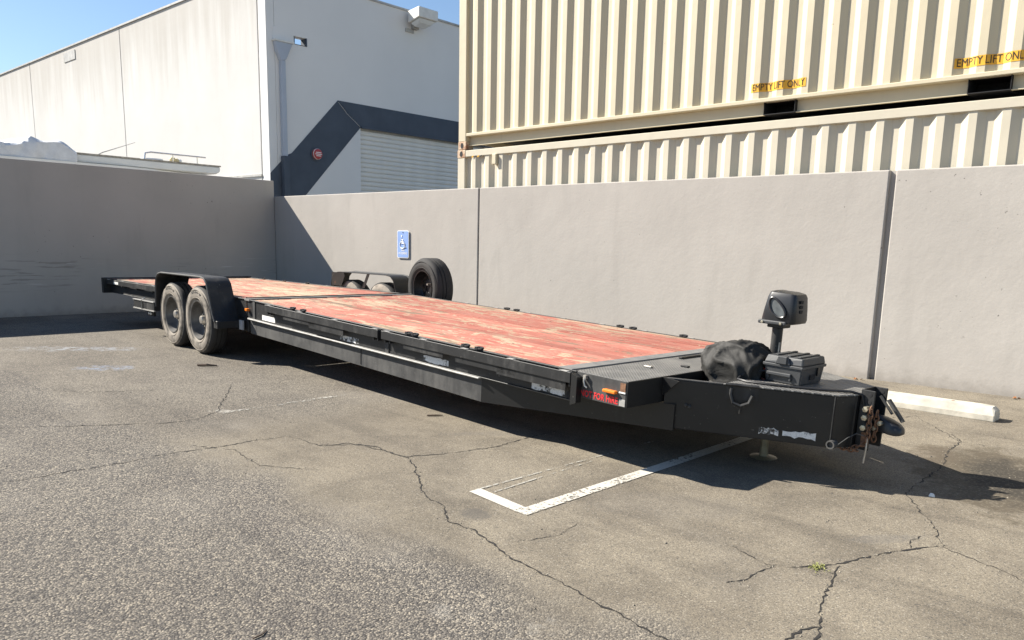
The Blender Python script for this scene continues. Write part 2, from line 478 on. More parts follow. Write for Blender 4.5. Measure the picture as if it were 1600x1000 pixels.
# ------------------------------------------------------------------ mesh helpers
class MB:
    def __init__(s, mat=None):
        s.v, s.f, s.mi = [], [], []
        s.mat = mat            # optional 4x4 applied to every added vertex
        s.cur = 0
    def add(s, vs, fs):
        b = len(s.v)
        for p in vs:
            p = Vector(p)
            s.v.append(s.mat @ p if s.mat is not None else p)
        for f in fs:
            s.f.append([b+i for i in f])
            s.mi.append(s.cur)
        return s
    def box(s, x0, x1, y0, y1, z0, z1):
        return s.add([(x0, y0, z0), (x1, y0, z0), (x1, y1, z0), (x0, y1, z0), (x0, y0, z1), (x1, y0, z1), (x1, y1, z1), (x0, y1, z1)],
                     [(0, 3, 2, 1), (4, 5, 6, 7), (0, 1, 5, 4), (1, 2, 6, 5), (2, 3, 7, 6), (3, 0, 4, 7)])
    def prism(s, poly, axis, a, b):
        """extrude a 2-D polygon along an axis; poly coords fill the other two axes in order"""
        def P(q, t):
            return {'x': (t, q[0], q[1]), 'y': (q[0], t, q[1]), 'z': (q[0], q[1], t)}[axis]
        n = len(poly)
        vs = [P(q, a) for q in poly] + [P(q, b) for q in poly]
        fs = [tuple(range(n))[::-1], tuple(range(n, 2*n))]
        fs += [(i, (i+1) % n, n+(i+1) % n, n+i) for i in range(n)]
        return s.add(vs, fs)
    def tube(s, pts, r, seg=8, cap=True, closed=False):
        pts = [Vector(p) for p in pts]
        n = len(pts)
        vs, fs = [], []
        prev = None
        for i, p in enumerate(pts):
            if closed:
                d = pts[(i+1) % n]-pts[i-1]
            else:
                d = (pts[min(i+1, n-1)]-pts[max(i-1, 0)])
            d.normalize()
            if prev is None:
                ref = Vector((0, 0, 1)) if abs(d.z) < .9 else Vector((1, 0, 0))
                u = d.cross(ref).normalized()
            else:
                u = (prev - d*prev.dot(d)).normalized()
            prev = u
            w = d.cross(u)
            rr = r[i] if isinstance(r, (list, tuple)) else r
            for k in range(seg):
                a = 2*math.pi*k/seg
                vs.append(p+u*(rr*math.cos(a))+w*(rr*math.sin(a)))
        m = n if closed else n-1
        for i in range(m):
            j = (i+1) % n
            for k in range(seg):
                k2 = (k+1) % seg
                fs.append((i*seg+k, i*seg+k2, j*seg+k2, j*seg+k))
        if cap and not closed:
            fs.append(tuple(range(seg))[::-1])
            fs.append(tuple((n-1)*seg+k for k in range(seg)))
        return s.add(vs, fs)
    def lathe(s, prof, seg=32, axis='y', c=(0, 0, 0), closed=False, caps=False):
        """prof: list of (radius, along-axis)"""
        vs, fs = [], []
        n = len(prof)
        for k in range(seg):
            a = 2*math.pi*k/seg
            for r, t in prof:
                q = {'y': (r*math.cos(a), t, r*math.sin(a)), 'z': (r*math.cos(a), r*math.sin(a), t), 'x': (t, r*math.cos(a), r*math.sin(a))}[axis]
                vs.append((q[0]+c[0], q[1]+c[1], q[2]+c[2]))
        for k in range(seg):
            k2 = (k+1) % seg
            for i in range(n if closed else n-1):
                j = (i+1) % n
                fs.append((k*n+i, k*n+j, k2*n+j, k2*n+i))
        if caps:
            fs.append(tuple(k*n for k in range(seg)))
            fs.append(tuple(k*n+n-1 for k in range(seg))[::-1])
        return s.add(vs, fs)
    def mesh(s, name):
        me = bpy.data.meshes.new(name)
        me.from_pydata([tuple(v) for v in s.v], [], s.f)
        bm = bmesh.new()
        bm.from_mesh(me)
        for i, fc in enumerate(bm.faces):
            fc.material_index = s.mi[i]
        bmesh.ops.recalc_face_normals(bm, faces=bm.faces)
        bm.to_mesh(me)
        bm.free()
        return me
    def build(s, name, mats, parent=None, bevel=0, smooth=False, label=None, seg=1):
        me = s.mesh(name)
        for m in (mats if isinstance(mats, (list, tuple)) else [mats]):
            me.materials.append(m)
        if smooth:
            for pl in me.polygons:
                pl.use_smooth = True
            me.set_sharp_from_angle(angle=math.radians(38))
        o = bpy.data.objects.new(name, me)
        COL.objects.link(o)
        if parent is not None:
            o.parent = parent
        if bevel:
            b = o.modifiers.new('bevel', 'BEVEL')
            b.width = bevel
            b.segments = seg
            b.limit_method = 'ANGLE'
            b.angle_limit = math.radians(40)
        if label:
            o['label'] = label
        return o

def tag(o, label=None, cat=None, group=None, kind=None):
    if label: o['label'] = label
    if cat: o['category'] = cat
    if group: o['group'] = group
    if kind: o['kind'] = kind
    return o

def thing(name, label, cat, loc=(0, 0, 0), rot=(0, 0, 0), group=None):
    o = bpy.data.objects.new(name, None)
    o.empty_display_size = .2
    COL.objects.link(o)
    o.location = loc
    o.rotation_euler = rot
    return tag(o, label, cat, group)

def text_mesh(s, size, squash=1.0, bold=0.0):
    cu = bpy.data.curves.new("lettering", 'FONT')
    cu.body = s
    cu.size = size
    cu.align_x = 'CENTER'
    cu.align_y = 'CENTER'
    cu.offset = bold
    cu.resolution_u = 3
    ob = bpy.data.objects.new("lettering_tmp", cu)
    COL.objects.link(ob)
    bpy.context.view_layer.update()
    me = bpy.data.meshes.new_from_object(ob.evaluated_get(bpy.context.evaluated_depsgraph_get()))
    bpy.data.objects.remove(ob)
    bpy.data.curves.remove(cu)
    for v in me.vertices:
        v.co.x *= squash
    return me

def place_text(name, s, size, mat, parent, fn, squash=1.0, bold=0.0, cuts=()):
    me = text_mesh(s, size, squash, bold)
    if cuts:
        bm = bmesh.new()
        bm.from_mesh(me)
        for cx in cuts:
            bmesh.ops.bisect_plane(bm, geom=bm.verts[:]+bm.edges[:]+bm.faces[:], plane_co=(cx, 0, 0), plane_no=(1, 0, 0))
        bm.to_mesh(me)
        bm.free()
    for v in me.vertices:
        v.co = fn(v.co.x, v.co.y)
    me.materials.clear()
    me.materials.append(mat)
    o = bpy.data.objects.new(name, me)
    COL.objects.link(o)
    o.parent = parent
    return o

# ------------------------------------------------------------------ ground
def gh(x, y):
    return -.0033*min(max(x+8.5, 0), 12)*min(max(8.3-y, 0), 10)

def axis_pts(segs):
    out = []
    for a, b, n in segs:
        out += [a+(b-a)*i/n for i in range(n)]
    return out+[segs[-1][1]]
xs = axis_pts([(-400, -60, 6), (-60, -14, 8), (-14, 6, 60), (6, 60, 8), (60, 400, 6)])
ys = axis_pts([(-400, -60, 6), (-60, -4, 8), (-4, 10, 42), (10, 60, 8), (60, 400, 6)])
gv = [(x, y, gh(x, y)) for y in ys for x in xs]
nx = len(xs)
gf = [(j*nx+i, j*nx+i+1, (j+1)*nx+i+1, (j+1)*nx+i) for j in range(len(ys)-1) for i in range(nx-1)]
gm = MB()
gm.add(gv, gf)
ground = gm.build('ground', M['asphalt'], smooth=True)
tag(ground, kind='structure')

def ribbon(pts, w, lift, name, mat, parent, step=.05, jit=0.0, wj=0.0, taper=True):
    P = [Vector((p[0], p[1], 0)) for p in pts]
    fine = []
    for a, b in zip(P[:-1], P[1:]):
        n = max(1, int((b-a).length/step))
        for i in range(n):
            fine.append(a.lerp(b, i/n))
    fine.append(P[-1])
    rnd = random.Random(hash((round(pts[0][0], 3), round(pts[0][1], 3), len(pts))) & 0xffff)
    off = 0
    vs, fs = [], []
    N = len(fine)
    for i, q in enumerate(fine):
        d = (fine[min(i+1, N-1)]-fine[max(i-1, 0)]).normalized()
        nrm = Vector((-d.y, d.x, 0))
        off = off*.55+rnd.uniform(-jit, jit)
        ww = w*(1+rnd.uniform(-wj, wj))
        if wj and rnd.random() < .12:
            ww *= .35
        if taper and jit:
            e = min(i, N-1-i)/max(1, N*.18)
            ww *= min(1, .25+e)
        c = q+nrm*off
        for sgn in (-1, 1):
            v = c+nrm*(sgn*ww/2)
            vs.append((v.x, v.y, gh(v.x, v.y)+lift))
    for i in range(N-1):
        fs.append((2*i, 2*i+2, 2*i+3, 2*i+1))
    m = MB()
    m.add(vs, fs)
    return m.build(name, mat, parent)

cracks = [
    ([[-4.849, 1.193], [-4.833, 1.377], [-4.818, 1.608], [-4.789, 1.85], [-4.798, 2.127], [-4.75, 2.357], [-4.729, 2.663], [-4.675, 2.873]], .009),
    ([[-6.12, 1.537], [-5.937, 1.838], [-5.728, 2.142], [-5.558, 2.43], [-5.522, 2.652], [-5.68, 2.883], [-6.222, 3.251], [-6.581, 3.486]], .009),
    ([[-4.675, 2.873], [-4.329, 2.897], [-4.268, 3.058], [-4.078, 3.151], [-3.89, 3.134], [-3.729, 3.159], [-3.573, 3.068], [-3.297, 2.879], [-3.147, 2.767], [-2.946, 2.715], [-2.755, 2.584], [-2.588, 2.599], [-2.403, 2.542], [-2.234, 2.489], [-2.074, 2.48], [-1.898, 2.439], [-1.754, 2.423], [-1.618, 2.409], [-1.482, 2.382], [-1.35, 2.37], [-1.1, 2.3]], .0115),
    ([[-4.329, 2.897], [-4.199, 3.111], [-3.757, 3.151], [-3.592, 3.501], [-3.531, 3.747], [-3.53, 4.037], [-3.515, 4.476]], .010),
    ([[-1.591, 3.334], [-1.442, 3.259], [-1.363, 3.251], [-1.262, 3.324], [-1.175, 3.467]], .008),
    ([[-1.262, 3.324], [-1.175, 3.467], [-1.093, 3.637], [-1.01, 3.82], [-0.967, 3.915], [-0.872, 4.03]], .012),
    ([[-0.872, 4.03], [-0.894, 4.117], [-0.99, 4.314], [-1.081, 4.481], [-1.212, 4.709], [-1.242, 4.836]], .007),
    ([[-1.242, 4.836], [-1.238, 5.177], [-1.237, 5.454], [-1.311, 5.897], [-1.307, 6.25], [-1.414, 6.447]], .010),
    ([[-1.363, 3.251], [-1.378, 3.064], [-1.44, 2.924]], .007),
    ([[-1.133, 3.471], [-1.114, 3.308], [-1.076, 3.138], [-1.042, 3.017], [-1.0, 2.88], [-0.957, 2.758], [-.9, 2.6]], .010),
    ([[-0.99, 2.855], [-1.037, 2.789], [-1.038, 2.678], [-1.05, 2.55]], .011),
    ([[-0.872, 4.03], [-0.723, 3.973], [-0.613, 3.938], [-0.503, 3.867]], .005),
    ([[-0.967, 3.915], [-0.996, 4.016], [-0.979, 4.111]], .007),
    ([[-1.943, 6.568], [-1.793, 6.878], [-1.314, 6.243], [-1.074, 6.247]], .006),
    ([[-4.95, 2.25], [-4.6, 2.45], [-4.2, 2.38], [-3.9, 2.6]], .006),
    ([[-7.2, 2.2], [-6.9, 2.5], [-6.7, 2.95]], .007),
    ([[-2.35, 2.62], [-2.25, 2.85], [-2.3, 3.05]], .0035),
]
for pts, w in cracks:
    ribbon(pts, w*.72, .002, 'crack', M['crack'], ground, .024, .011, .85)
# painted stall markings
ribbon([(-2.577, 2.93), (-2.49, 4.4), (-2.43, 5.6), (-2.36, 6.9)], .085, .004, 'stall_line', M['line'], ground, .1)
ribbon([(-2.995, 3.012), (-2.60, 2.968)], .082, .0045, 'stall_line', M['line'], ground, .1)
ribbon([(-2.995, 3.02), (-2.87, 4.644)], .018, .0035, 'old_line', M['line_ghost'], ground, .1)
ribbon([(-2.899, 3.058), (-2.88, 3.95)], .014, .0035, 'old_line', M['line_ghost'], ground, .1)
ribbon([(-5.587, 2.861), (-5.567, 3.371), (-5.545, 4.25)], .05, .0035, 'old_line', M['line_ghost'], ground, .1)
ribbon([(-0.2, 7.0), (-0.95, 7.25)], .05, .0035, 'old_line', M['line_ghost'], ground, .1)
# loose grit: nobody could count it
pm = MB()
rg = random.Random(3)
for i in range(520):
    x = rg.uniform(-7, .2)
    y = rg.uniform(.9, 7.9)
    if i < 90:
        x, y = rg.gauss(-1.0, .35), rg.gauss(5.4, .5)
    elif i < 150:
        k = rg.uniform(-9.5, 0); x, y = k, 8.3-abs(rg.gauss(0, .09))
    r = rg.uniform(.002, .006)*(1.5 if rg.random() < .06 else 1)
    z = gh(x, y)
    a = rg.random()*3
    vs = [(x+r*1.2*math.cos(a+k*2.09), y+r*1.2*math.sin(a+k*2.09), z) for k in range(3)]+[(x+r*.2, y, z+r*1.1)]
    pm.add(vs, [(0, 1, 3), (1, 2, 3), (2, 0, 3)])
for pts, w in cracks:
    for (ax, ay_), (bx_, by_) in zip(pts[:-1], pts[1:]):
        for k in range(int(math.hypot(bx_-ax, by_-ay_)*34)):
            u = rg.random()
            x = ax+(bx_-ax)*u+rg.gauss(0, .013); y = ay_+(by_-ay_)*u+rg.gauss(0, .013)
            r = rg.uniform(.0018, .005); z = gh(x, y); a = rg.random()*3
            vs = [(x+r*1.3*math.cos(a+q*2.09), y+r*1.3*math.sin(a+q*2.09), z) for q in range(3)]+[(x+r*.2, y, z+r*1.0)]
            pm.add(vs, [(0, 1, 3), (1, 2, 3), (2, 0, 3)])
tag(pm.build('loose_grit', M['pebble']), 'fine loose grit scattered over the asphalt', 'grit', kind='stuff')

# ------------------------------------------------------------------ boundary walls
WY, WBH = 8.330, 2.071
WX, WAH = -13.789, 2.364
wb = thing('boundary_wall', 'sunlit taupe painted concrete wall with an accessible parking sign on it', 'wall', (-5, WY, 0))
def wall_panel(x0, x1, dy=0.0, h=WBH):
    m = MB()
    m.box(x0+5, x1+5, dy, .20, -.12, h)
    return m.build('panel', M['wall'], wb, .012, seg=2)
wall_panel(WX-.15, -8.302, 0.0)
wall_panel(-8.284, -2.655, .004)
wall_panel(-2.600, 4.6, .018)
m = MB(); m.box(-8.302+5, -8.284+5, .014, .19, -.1, WBH-.01); m.build('joint_filler', M['joint'], wb)
m = MB(); m.box(-2.655+5, -2.600+5, .055, .19, -.1, WBH-.006); m.build('joint_filler', M['wall'], wb)

wa = thing('side_wall', 'shaded taupe painted wall with dark scuffs, meeting the sunlit wall', 'wall', (WX-.1, 2, 0))
for y0, y1 in ((-7.0, 1.2), (1.212, WY-.006)):
    m = MB(); m.box(-.1, .1, y0-2, y1-2, -.1, WAH); m.build('panel', M['wall_scuffed'], wa, .012, seg=2)

# accessible parking sign
sg = thing('parking_sign', 'blue and white wheelchair parking sign fixed to the sunlit wall', 'sign', (-9.977, WY-.016, 1.238))
def rrect(w, h, r, n=5):
    out = []
    for cx, cy, a0 in ((w/2-r, h/2-r, 0), (-w/2+r, h/2-r, 90), (-w/2+r, -h/2+r, 180), (w/2-r, -h/2+r, 270)):
        for i in range(n):
            a = math.radians(a0+90*i/(n-1))
            out.append((cx+r*math.cos(a), cy+r*math.sin(a)))
    return out
m = MB(); m.prism(rrect(.286, .436, .03), 'y', -.002, .002); m.build('sign_plate', M['sign_white'], sg)
m = MB(); m.prism(rrect(.262, .412, .022), 'y', -.0045, -.0025); m.build('sign_face', M['sign_blue'], sg)
for z0 in (.12, -.16):
    m = MB(); m.box(-.02, .02, .0021, .016, z0, z0+.04); m.build('standoff', M['bolt'], sg)
sy = -.0065
m = MB()
wc = []
for i in range(26):
    a = math.radians(115+(395-115)*i/25)
    wc.append((-.008+.058*math.cos(a), sy, -.012+.058*math.sin(a)))
m.tube(wc, .0085, 6)
m.tube([(-.028, sy, .10), (-.030, sy, .045), (.022, sy, .045)], .0105, 6)
m.tube([(-.030, sy, .045), (-.026, sy, .016), (.030, sy, .016), (.052, sy, -.052), (.074, sy, -.045)], .0095, 6)
m.tube([(-.030, sy, .075), (.012, sy, .071)], .007, 6)
m.lathe([(0.0001, sy-.004), (.015, sy-.003), (.015, sy+.002)], 14, 'y', (-.026, 0, .128))
m.build('wheelchair_symbol', M['sign_white'], sg)
m = MB(); m.lathe([(.0001, -.010), (.008, -.009), (.011, -.004)], 10, 'y', (.004, 0, .185)); m.build('screw', M['pocket'], sg)
place_text('lettering', 'VAN', .042, M['sign_white'], sg, lambda x, y: Vector((x, -.0062, y-.098)), 1.0, .0012)
place_text('lettering', 'ACCESSIBLE', .046, M['sign_white'], sg, lambda x, y: Vector((x, -.0062, y-.143)), .86, .0012)

# wheel stop
ws = thing('wheel_stop', 'white painted concrete wheel stop on the asphalt before the wall', 'wheel stop', (-2.2, 7.20, -.03), (0, 0, -.035))
m = MB()
prof = [(-.085, 0), (.085, 0), (.085, .05), (.055, .118), (-.055, .118), (-.085, .05)]
sec = [(-.93, .62), (-.86, 1.0), (-.3, 1.0), (.3, 1.0), (.82, 1.0), (.90, .93), (.93, .55)]
vs = []
for x, k in sec:
    for y, z in prof:
        vs.append((x, y, z if z < .06 else .05+(z-.05)*k))
n = len(prof)
fs = [tuple(range(n)), tuple(range((len(sec)-1)*n, len(sec)*n))]
for i in range(len(sec)-1):
    for k in range(n):
        k2 = (k+1) % n
        fs.append((i*n+k, i*n+k2, (i+1)*n+k2, (i+1)*n+k))
m.add(vs, fs)
m.build('concrete_block', M['stop'], ws, .008, seg=2)
for x in (-.6, .6):
    m = MB(); m.lathe([(.0001, .1195), (.012, .1195), (.013, .118)], 10, 'z', (x, 0, 0)); m.build('anchor_pin', M['rust'], ws)

# ------------------------------------------------------------------ warehouse
BX, BY, RZ = -17.54, 10.50, 7.40
bl = thing('warehouse', 'white tilt-up concrete warehouse with charcoal band and grey roller door', 'building', (BX, BY, 0))
# all in coordinates relative to the corner (0,0)
# front wall (faces the camera side), panels with joints
px_edges = [-58.0, -27.0, -16.22, -8.19, -.36]
for a, b in zip(px_edges[:-1], px_edges[1:]):
    m = MB(); m.box(a+.018, b-.018, 0, .22, -.1, RZ); m.build('wall_panel', M['concrete_white'], bl, .01)
m = MB(); m.box(-.342, 0, .002, .22, -.1, RZ); m.build('wall_panel', M['grey_wall'], bl, .012)
for e in px_edges[1:]:
    m = MB(); m.box(e-.018, e+.018, .05, .2, -.1, RZ-.01); m.build('joint_filler', M['flashing'], bl)
# low ledge line near the corner
m = MB(); m.box(-3.6, -.36, -.03, 0, 2.78, 2.83); m.build('ledge', M['flashing'], bl)
# parapet drain scupper in the front wall: grey panel painted as its shaded opening
m = MB(); m.box(-12.75, -11.75, -.02, -.001, RZ-.42, RZ-.13); m.build('scupper_shade_panel', M['flashing'], bl)
# side wall (faces +x) with a through-hole scupper at y .72..1.10, z 5.9..6.1, door opening
HY0, HY1, HZ0, HZ1 = .74, 1.10, 5.90, 6.09
DY0, DY1, DZ = 2.68, 7.4, 4.21
T = -.22
m = MB()
m.box(T, 0, .222, HY0, -.1, RZ)
m.box(T, 0, HY0, HY1, -.1, HZ0); m.box(T, 0, HY0, HY1, HZ1, RZ)
m.box(T, 0, HY1, DY0, -.1, RZ)
m.box(T, 0, DY0, DY1, DZ, RZ)
m.box(T, 0, DY1, 24, -.1, RZ)
m.build('side_wall_panel', M['grey_wall'], bl)
m = MB(); m.box(-58, T-.01, .24, 24, 5.55, 5.75); m.build('roof', M['flashing'], bl)
m = MB(); m.box(-.26, .035, -.035, 24, RZ, RZ+.05); m.box(-58, -.262, -.035, .26, RZ, RZ+.05); m.build('coping', M['flashing'], bl)
# rear and far walls so the building is closed
m = MB(); m.box(-58, T-.02, 23.7, 24, -.1, RZ); m.box(-58.3, -58, 0, 24, -.1, RZ); m.build('rear_wall', M['grey_wall'], bl)
# charcoal band: diagonal then along the door head
bo = .012
m = MB()
m.prism([(-.0, 2.15), (0.0, 2.84), (.46, 3.30), (.60, 3.36), (1.97, 4.78), (2.68, 4.21), (.76, 2.15)], 'x', .001, bo)
m.build('painted_band', M['band'], bl)
m = MB(); m.prism([(1.97, 4.785), (DY1+4, 4.80), (DY1+4, 4.215), (2.69, 4.215)], 'x', .001, bo+.002); m.build('painted_band', M['band'], bl)
m = MB(); m.box(.001, bo+.05, DY0, DY1+.2, DZ-.02, DZ+.03); m.build('door_lintel', M['band'], bl)
# pale chipped seams of the band
m = MB(); m.tube([(.017, 1.99, 4.74), (.017, 2.2, 4.55), (.017, 2.24, 4.50), (.017, 2.66, 4.22)], .008, 4); m.build('seam', M['door_frame'], bl)
# roller door of slats
zz = 0.02
pitch_ = .118
sm = MB()
sm.prism([(-.09, 0), (-.062, .018), (-.055, pitch_*.5), (-.062, pitch_*.86), (-.09, pitch_), (-.10, pitch_), (-.10, 0)], 'y', 0, DY1-DY0-.04)
slat_me = sm.mesh('slat')
slat_me.materials.append(M['slat'])
door = MB(); door.box(-.16, -.11, DY0+.001, DY1-.001, 0, DZ); door = door.build('roller_door', M['door_frame'], bl)
k = 0
while zz+pitch_ < DZ:
    o = bpy.data.objects.new('slat', slat_me)
    COL.objects.link(o)
    o.parent = door
    o.location = (0, DY0+.02, zz)
    zz += pitch_
# downspout with leader head
m = MB()
m.prism([(.16, 5.86), (.62, 5.86), (.60, 5.80), (.44, 5.47), (.30, 5.44), (.20, 5.66)], 'x', .002, .13)
m.build('leader_head', M['pipe_shade'], bl, .01)
m = MB(); m.box(.002, .15, .14, .66, 5.86, 5.90); m.build('leader_rim', M['lamp_body'], bl)
m = MB(); m.box(.002, .12, .31, .43, 3.26, 5.46); m.build('downspout', M['pipe_shade'], bl, .012)
m = MB(); m.box(.0125, .165, .29, .45, 0, 3.26); m.build('downspout', M['band'], bl, .012)
m = MB(); m.box(.001, .008, .16, .62, 5.92, 6.2); m.build('patch_plate', M['grey_wall'], bl)
m = MB(); m.box(-.21, -.005, HY0+.002, HY0+.03, HZ0, HZ1); m.box(-.21, .02, HY1-.03, HY1-.002, HZ0, HZ1); m.box(-.21, .01, HY0+.03, HY1-.03, HZ0+.001, HZ0+.012); m.build('scupper_sleeve', M['band'], bl)
# alarm bell
be = thing('alarm_bell', 'round red alarm bell on the charcoal band of the warehouse', 'alarm bell', (BX+.014, BY+1.30, 3.40))
m = MB(); m.lathe([(.0001, .0), (.17, 0), (.17, .02), (.0001, .02)], 24, 'x'); m.build('back_plate', M['band'], be)
m = MB(); m.lathe([(.135, .02), (.135, .05), (.12, .085), (.06, .10), (.0001, .102)], 24, 'x'); m.build('gong', M['bell'], be, smooth=True)
m = MB(); m.lathe([(.128, .052), (.134, .060), (.124, .078)], 24, 'x'); m.build('rim_ring', M['bell_white'], be)
for z, w in ((.035, .075), (-.005, .095), (-.045, .07)):
    m = MB(); m.box(.103, .107, -w, w, z-.010, z+.010); m.build('worn_print_line', M['bell_white'], be)
# wall lamp
lt = thing('wall_lamp', 'boxy white floodlight on a bracket under the warehouse roof edge', 'lamp', (BX, BY+4.5, 7.18))
m = MB()
m.add([(.12, -.30, -.10), (.12, .30, -.10), (.12, .30, .20), (.12, -.30, .20), (.62, -.34, -.02), (.62, .34, -.02), (.62, .34, .24), (.62, -.34, .24)],
      [(0, 3, 2, 1), (4, 5, 6, 7), (0, 1, 5, 4), (1, 2, 6, 5), (2, 3, 7, 6), (3, 0, 4, 7)])
m.build('housing', M['lamp_body'], lt, .02, seg=2)
m = MB()
m.add([(.16, -.25, -.105), (.16, .25, -.105), (.58, .29, -.035), (.58, -.29, -.035), (.24, -.17, -.19), (.24, .17, -.19), (.5, .2, -.13), (.5, -.2, -.13)],
      [(0, 3, 2, 1), (4, 5, 6, 7), (0, 1, 5, 4), (1, 2, 6, 5), (2, 3, 7, 6), (3, 0, 4, 7)])
m.build('lens', M['lens'], lt, .02, seg=2)
m = MB(); m.box(.001, .12, -.09, .09, -.2, .1); m.build('bracket', M['flashing'], lt)
m = MB(); m.box(.001, .04, -.30, -.02, -.30, -.21); m.build('junction_box', M['flashing'], lt)

# ------------------------------------------------------------------ shipping containers
CY = 8.640        # outer face plane
CX0, CL, CW, CH = -9.06, 12.19, 2.44, 2.59
PITCH, DEP = .278, .040
ph0 = -8.6821     # where an outer flat ends
def corr(x):
    """depth (0 = outer flat) of the corrugation at world x"""
    u = ((x-ph0) % PITCH)
    if u < .068: return DEP*u/.068
    if u < .138: return DEP
    if u < .206: return DEP*(1-(u-.138)/.068)
    return 0.0
def corr_breaks(a, b):
    out = [a]
    i = math.floor((a-ph0)/PITCH)-1
    while True:
        for d in (0, .068, .138, .206):
            x = ph0+i*PITCH+d
            if x > b:
                return out+[b]
            if x > a+1e-4:
                out.append(x)
        i += 1
def container(name, label, zb, mat, upper, tilt):
    c = thing(name, label, 'container', (CX0, CY, zb), (0, tilt, 0))
    # corner posts and castings
    for x0 in (0, CL-.16):
        for y0, nm in ((0, 'n'), (CW-.16, 'f')):
            m = MB(); m.box(x0, x0+.16, y0, y0+.16, .118, CH-.118); m.build('corner_post', mat, c, .008)
            for z0 in (0, CH-.118):
                m = MB(); m.box(x0-.004, x0+.172, y0-.004, y0+.158, z0, z0+.118)
                k = m.build('corner_casting', M['casting'], c, .008)
                m = MB(); m.prism([(x0+.085+.03*math.cos(a*math.pi/6), z0+.06+.042*math.sin(a*math.pi/6)) for a in range(12)], 'y', y0-.0065, y0-.0045)
                m.build('aperture', M['pocket'], k)
    # corrugated long sides
    za, zt = (.235, CH-.105) if True else (0, 0)
    bx = corr_breaks(CX0+.16, CX0+CL-.16)
    for yy, sgn in ((.012, 1), (CW-.012, -1)):
        vs = []
        for x in bx:
            vs += [(x-CX0, yy+sgn*corr(x), za), (x-CX0, yy+sgn*corr(x), zt)]
        fs = [(2*i, 2*i+2, 2*i+3, 2*i+1) for i in range(len(bx)-1)]
        m = MB(); m.add(vs, fs); m.build('corrugated_side', mat, c)
    # top rail
    for yy in (0, CW-.07):
        m = MB(); m.box(.17, CL-.17, yy, yy+.07, CH-.105, CH-.012); m.build('top_rail', mat, c, .006)
    # bottom rail: ledge, recessed web, lower lip
    pk = [(-3.99-CX0, .36), (-1.96-CX0, .36)]
    for yy, sgn in ((0, 1), (CW, -1)):
        def bxs(a, b, y0, y1, z0, z1, mm):
            ya, yb = sorted((yy+sgn*y0, yy+sgn*y1))
            mm.box(a, b, ya, yb, z0, z1)
        m = MB()
        bxs(.17, CL-.17, -.006, .095, .190, .2345, m)
        m.build('rail_ledge', mat, c, .006)
        m = MB()
        xs_ = [.17]
        for cx, w in pk:
            xs_ += [cx-w/2, cx+w/2]
        xs_.append(CL-.17)
        for i in range(0, len(xs_), 2):
            bxs(xs_[i], xs_[i+1], .085, .092, .062, .190, m)
            bxs(xs_[i], xs_[i+1], .045, .0849, .056, .064, m)
        m.build('rail_web', mat, c)
        if upper and sgn > 0:
            for cx, w in pk:
                m = MB()
                bxs(cx-w/2, cx+w/2, .35, .36, .064, .189, m)
                bxs(cx-w/2+.001, cx-w/2+.006, .02, .35, .064, .189, m)
                bxs(cx+w/2-.006, cx+w/2-.001, .02, .35, .064, .189, m)
                bxs(cx-w/2, cx+w/2, .02, .35, .056, .063, m)
                m.build('fork_pocket', M['pocket'], c)
    m = MB(); m.box(.1, CL-.1, .10, CW-.1, .19, .22); m.build('floor', M['pocket'], c)
    m = MB(); m.box(.1, CL-.1, .05, CW-.05, CH-.05, CH-.02); m.build('roof', mat, c)
    for x0 in (.04, CL-.06):
        m = MB(); m.box(x0, x0+.02, .1, CW-.1, .12, CH-.06); m.build('end_panel', mat, c)
    return c
ZL = 2.667-CH
low = container('shipping_container', 'cream shipping container underneath, mostly hidden behind the taupe wall', ZL, M['cream2'], False, -.0062)
upc = container('shipping_container', 'cream shipping container on top with yellow EMPTY LIFT ONLY stickers', 2.669, M['cream'], True, -.0062)
def on_side(x, z, zoff, lift):
    return Vector((x-CX0, .012+corr(x)-lift, z-zoff))
def sticker(x0, x1, zc, h):
    bks = corr_breaks(x0, x1)
    vs = []
    for x in bks:
        vs += [on_side(x, zc-h/2, 2.669, .003), on_side(x, zc+h/2, 2.669, .003)]
    m = MB(); m.add(vs, [(2*i, 2*i+2, 2*i+3, 2*i+1) for i in range(len(bks)-1)])
    s = m.build('sticker', M['yellow'], upc)
    xc = (x0+x1)/2
    tm = text_mesh('EMPTY LIFT ONLY', h*1.12)
    wd = max(v.co.x for v in tm.vertices)-min(v.co.x for v in tm.vertices)
    bpy.data.meshes.remove(tm)
    place_text('lettering', 'EMPTY LIFT ONLY', h*1.12, M['sticker_ink'], s, lambda x, y: on_side(x+xc, y+zc, 2.669, .0055), (x1-x0)*.94/wd, 0.0, [b-xc for b in bks])
sticker(-4.335, -3.705, 3.055-.03, .092)
sticker(-2.275, -1.645, 3.055-.04, .092)
# small vent box and hazard sticker on the lower container
m = MB(); m.box(.755, .835, -.03, .05, 2.42-ZL, 2.565-ZL); m.build('vent_box', M['cream'], low, .006)
for i in range(4):
    x = .30+i*.06
    m = MB(); m.add([(x, -.0005+.0, 2.545-ZL), (x+.03, -.0005, 2.545-ZL), (x+.05, -.0005, 2.57-ZL), (x+.02, -.0005, 2.57-ZL)], [(0, 1, 2, 3)])
    m.build('hazard_stripe', M['yellow'] if i % 2 == 0 else M['sticker_ink'], low)

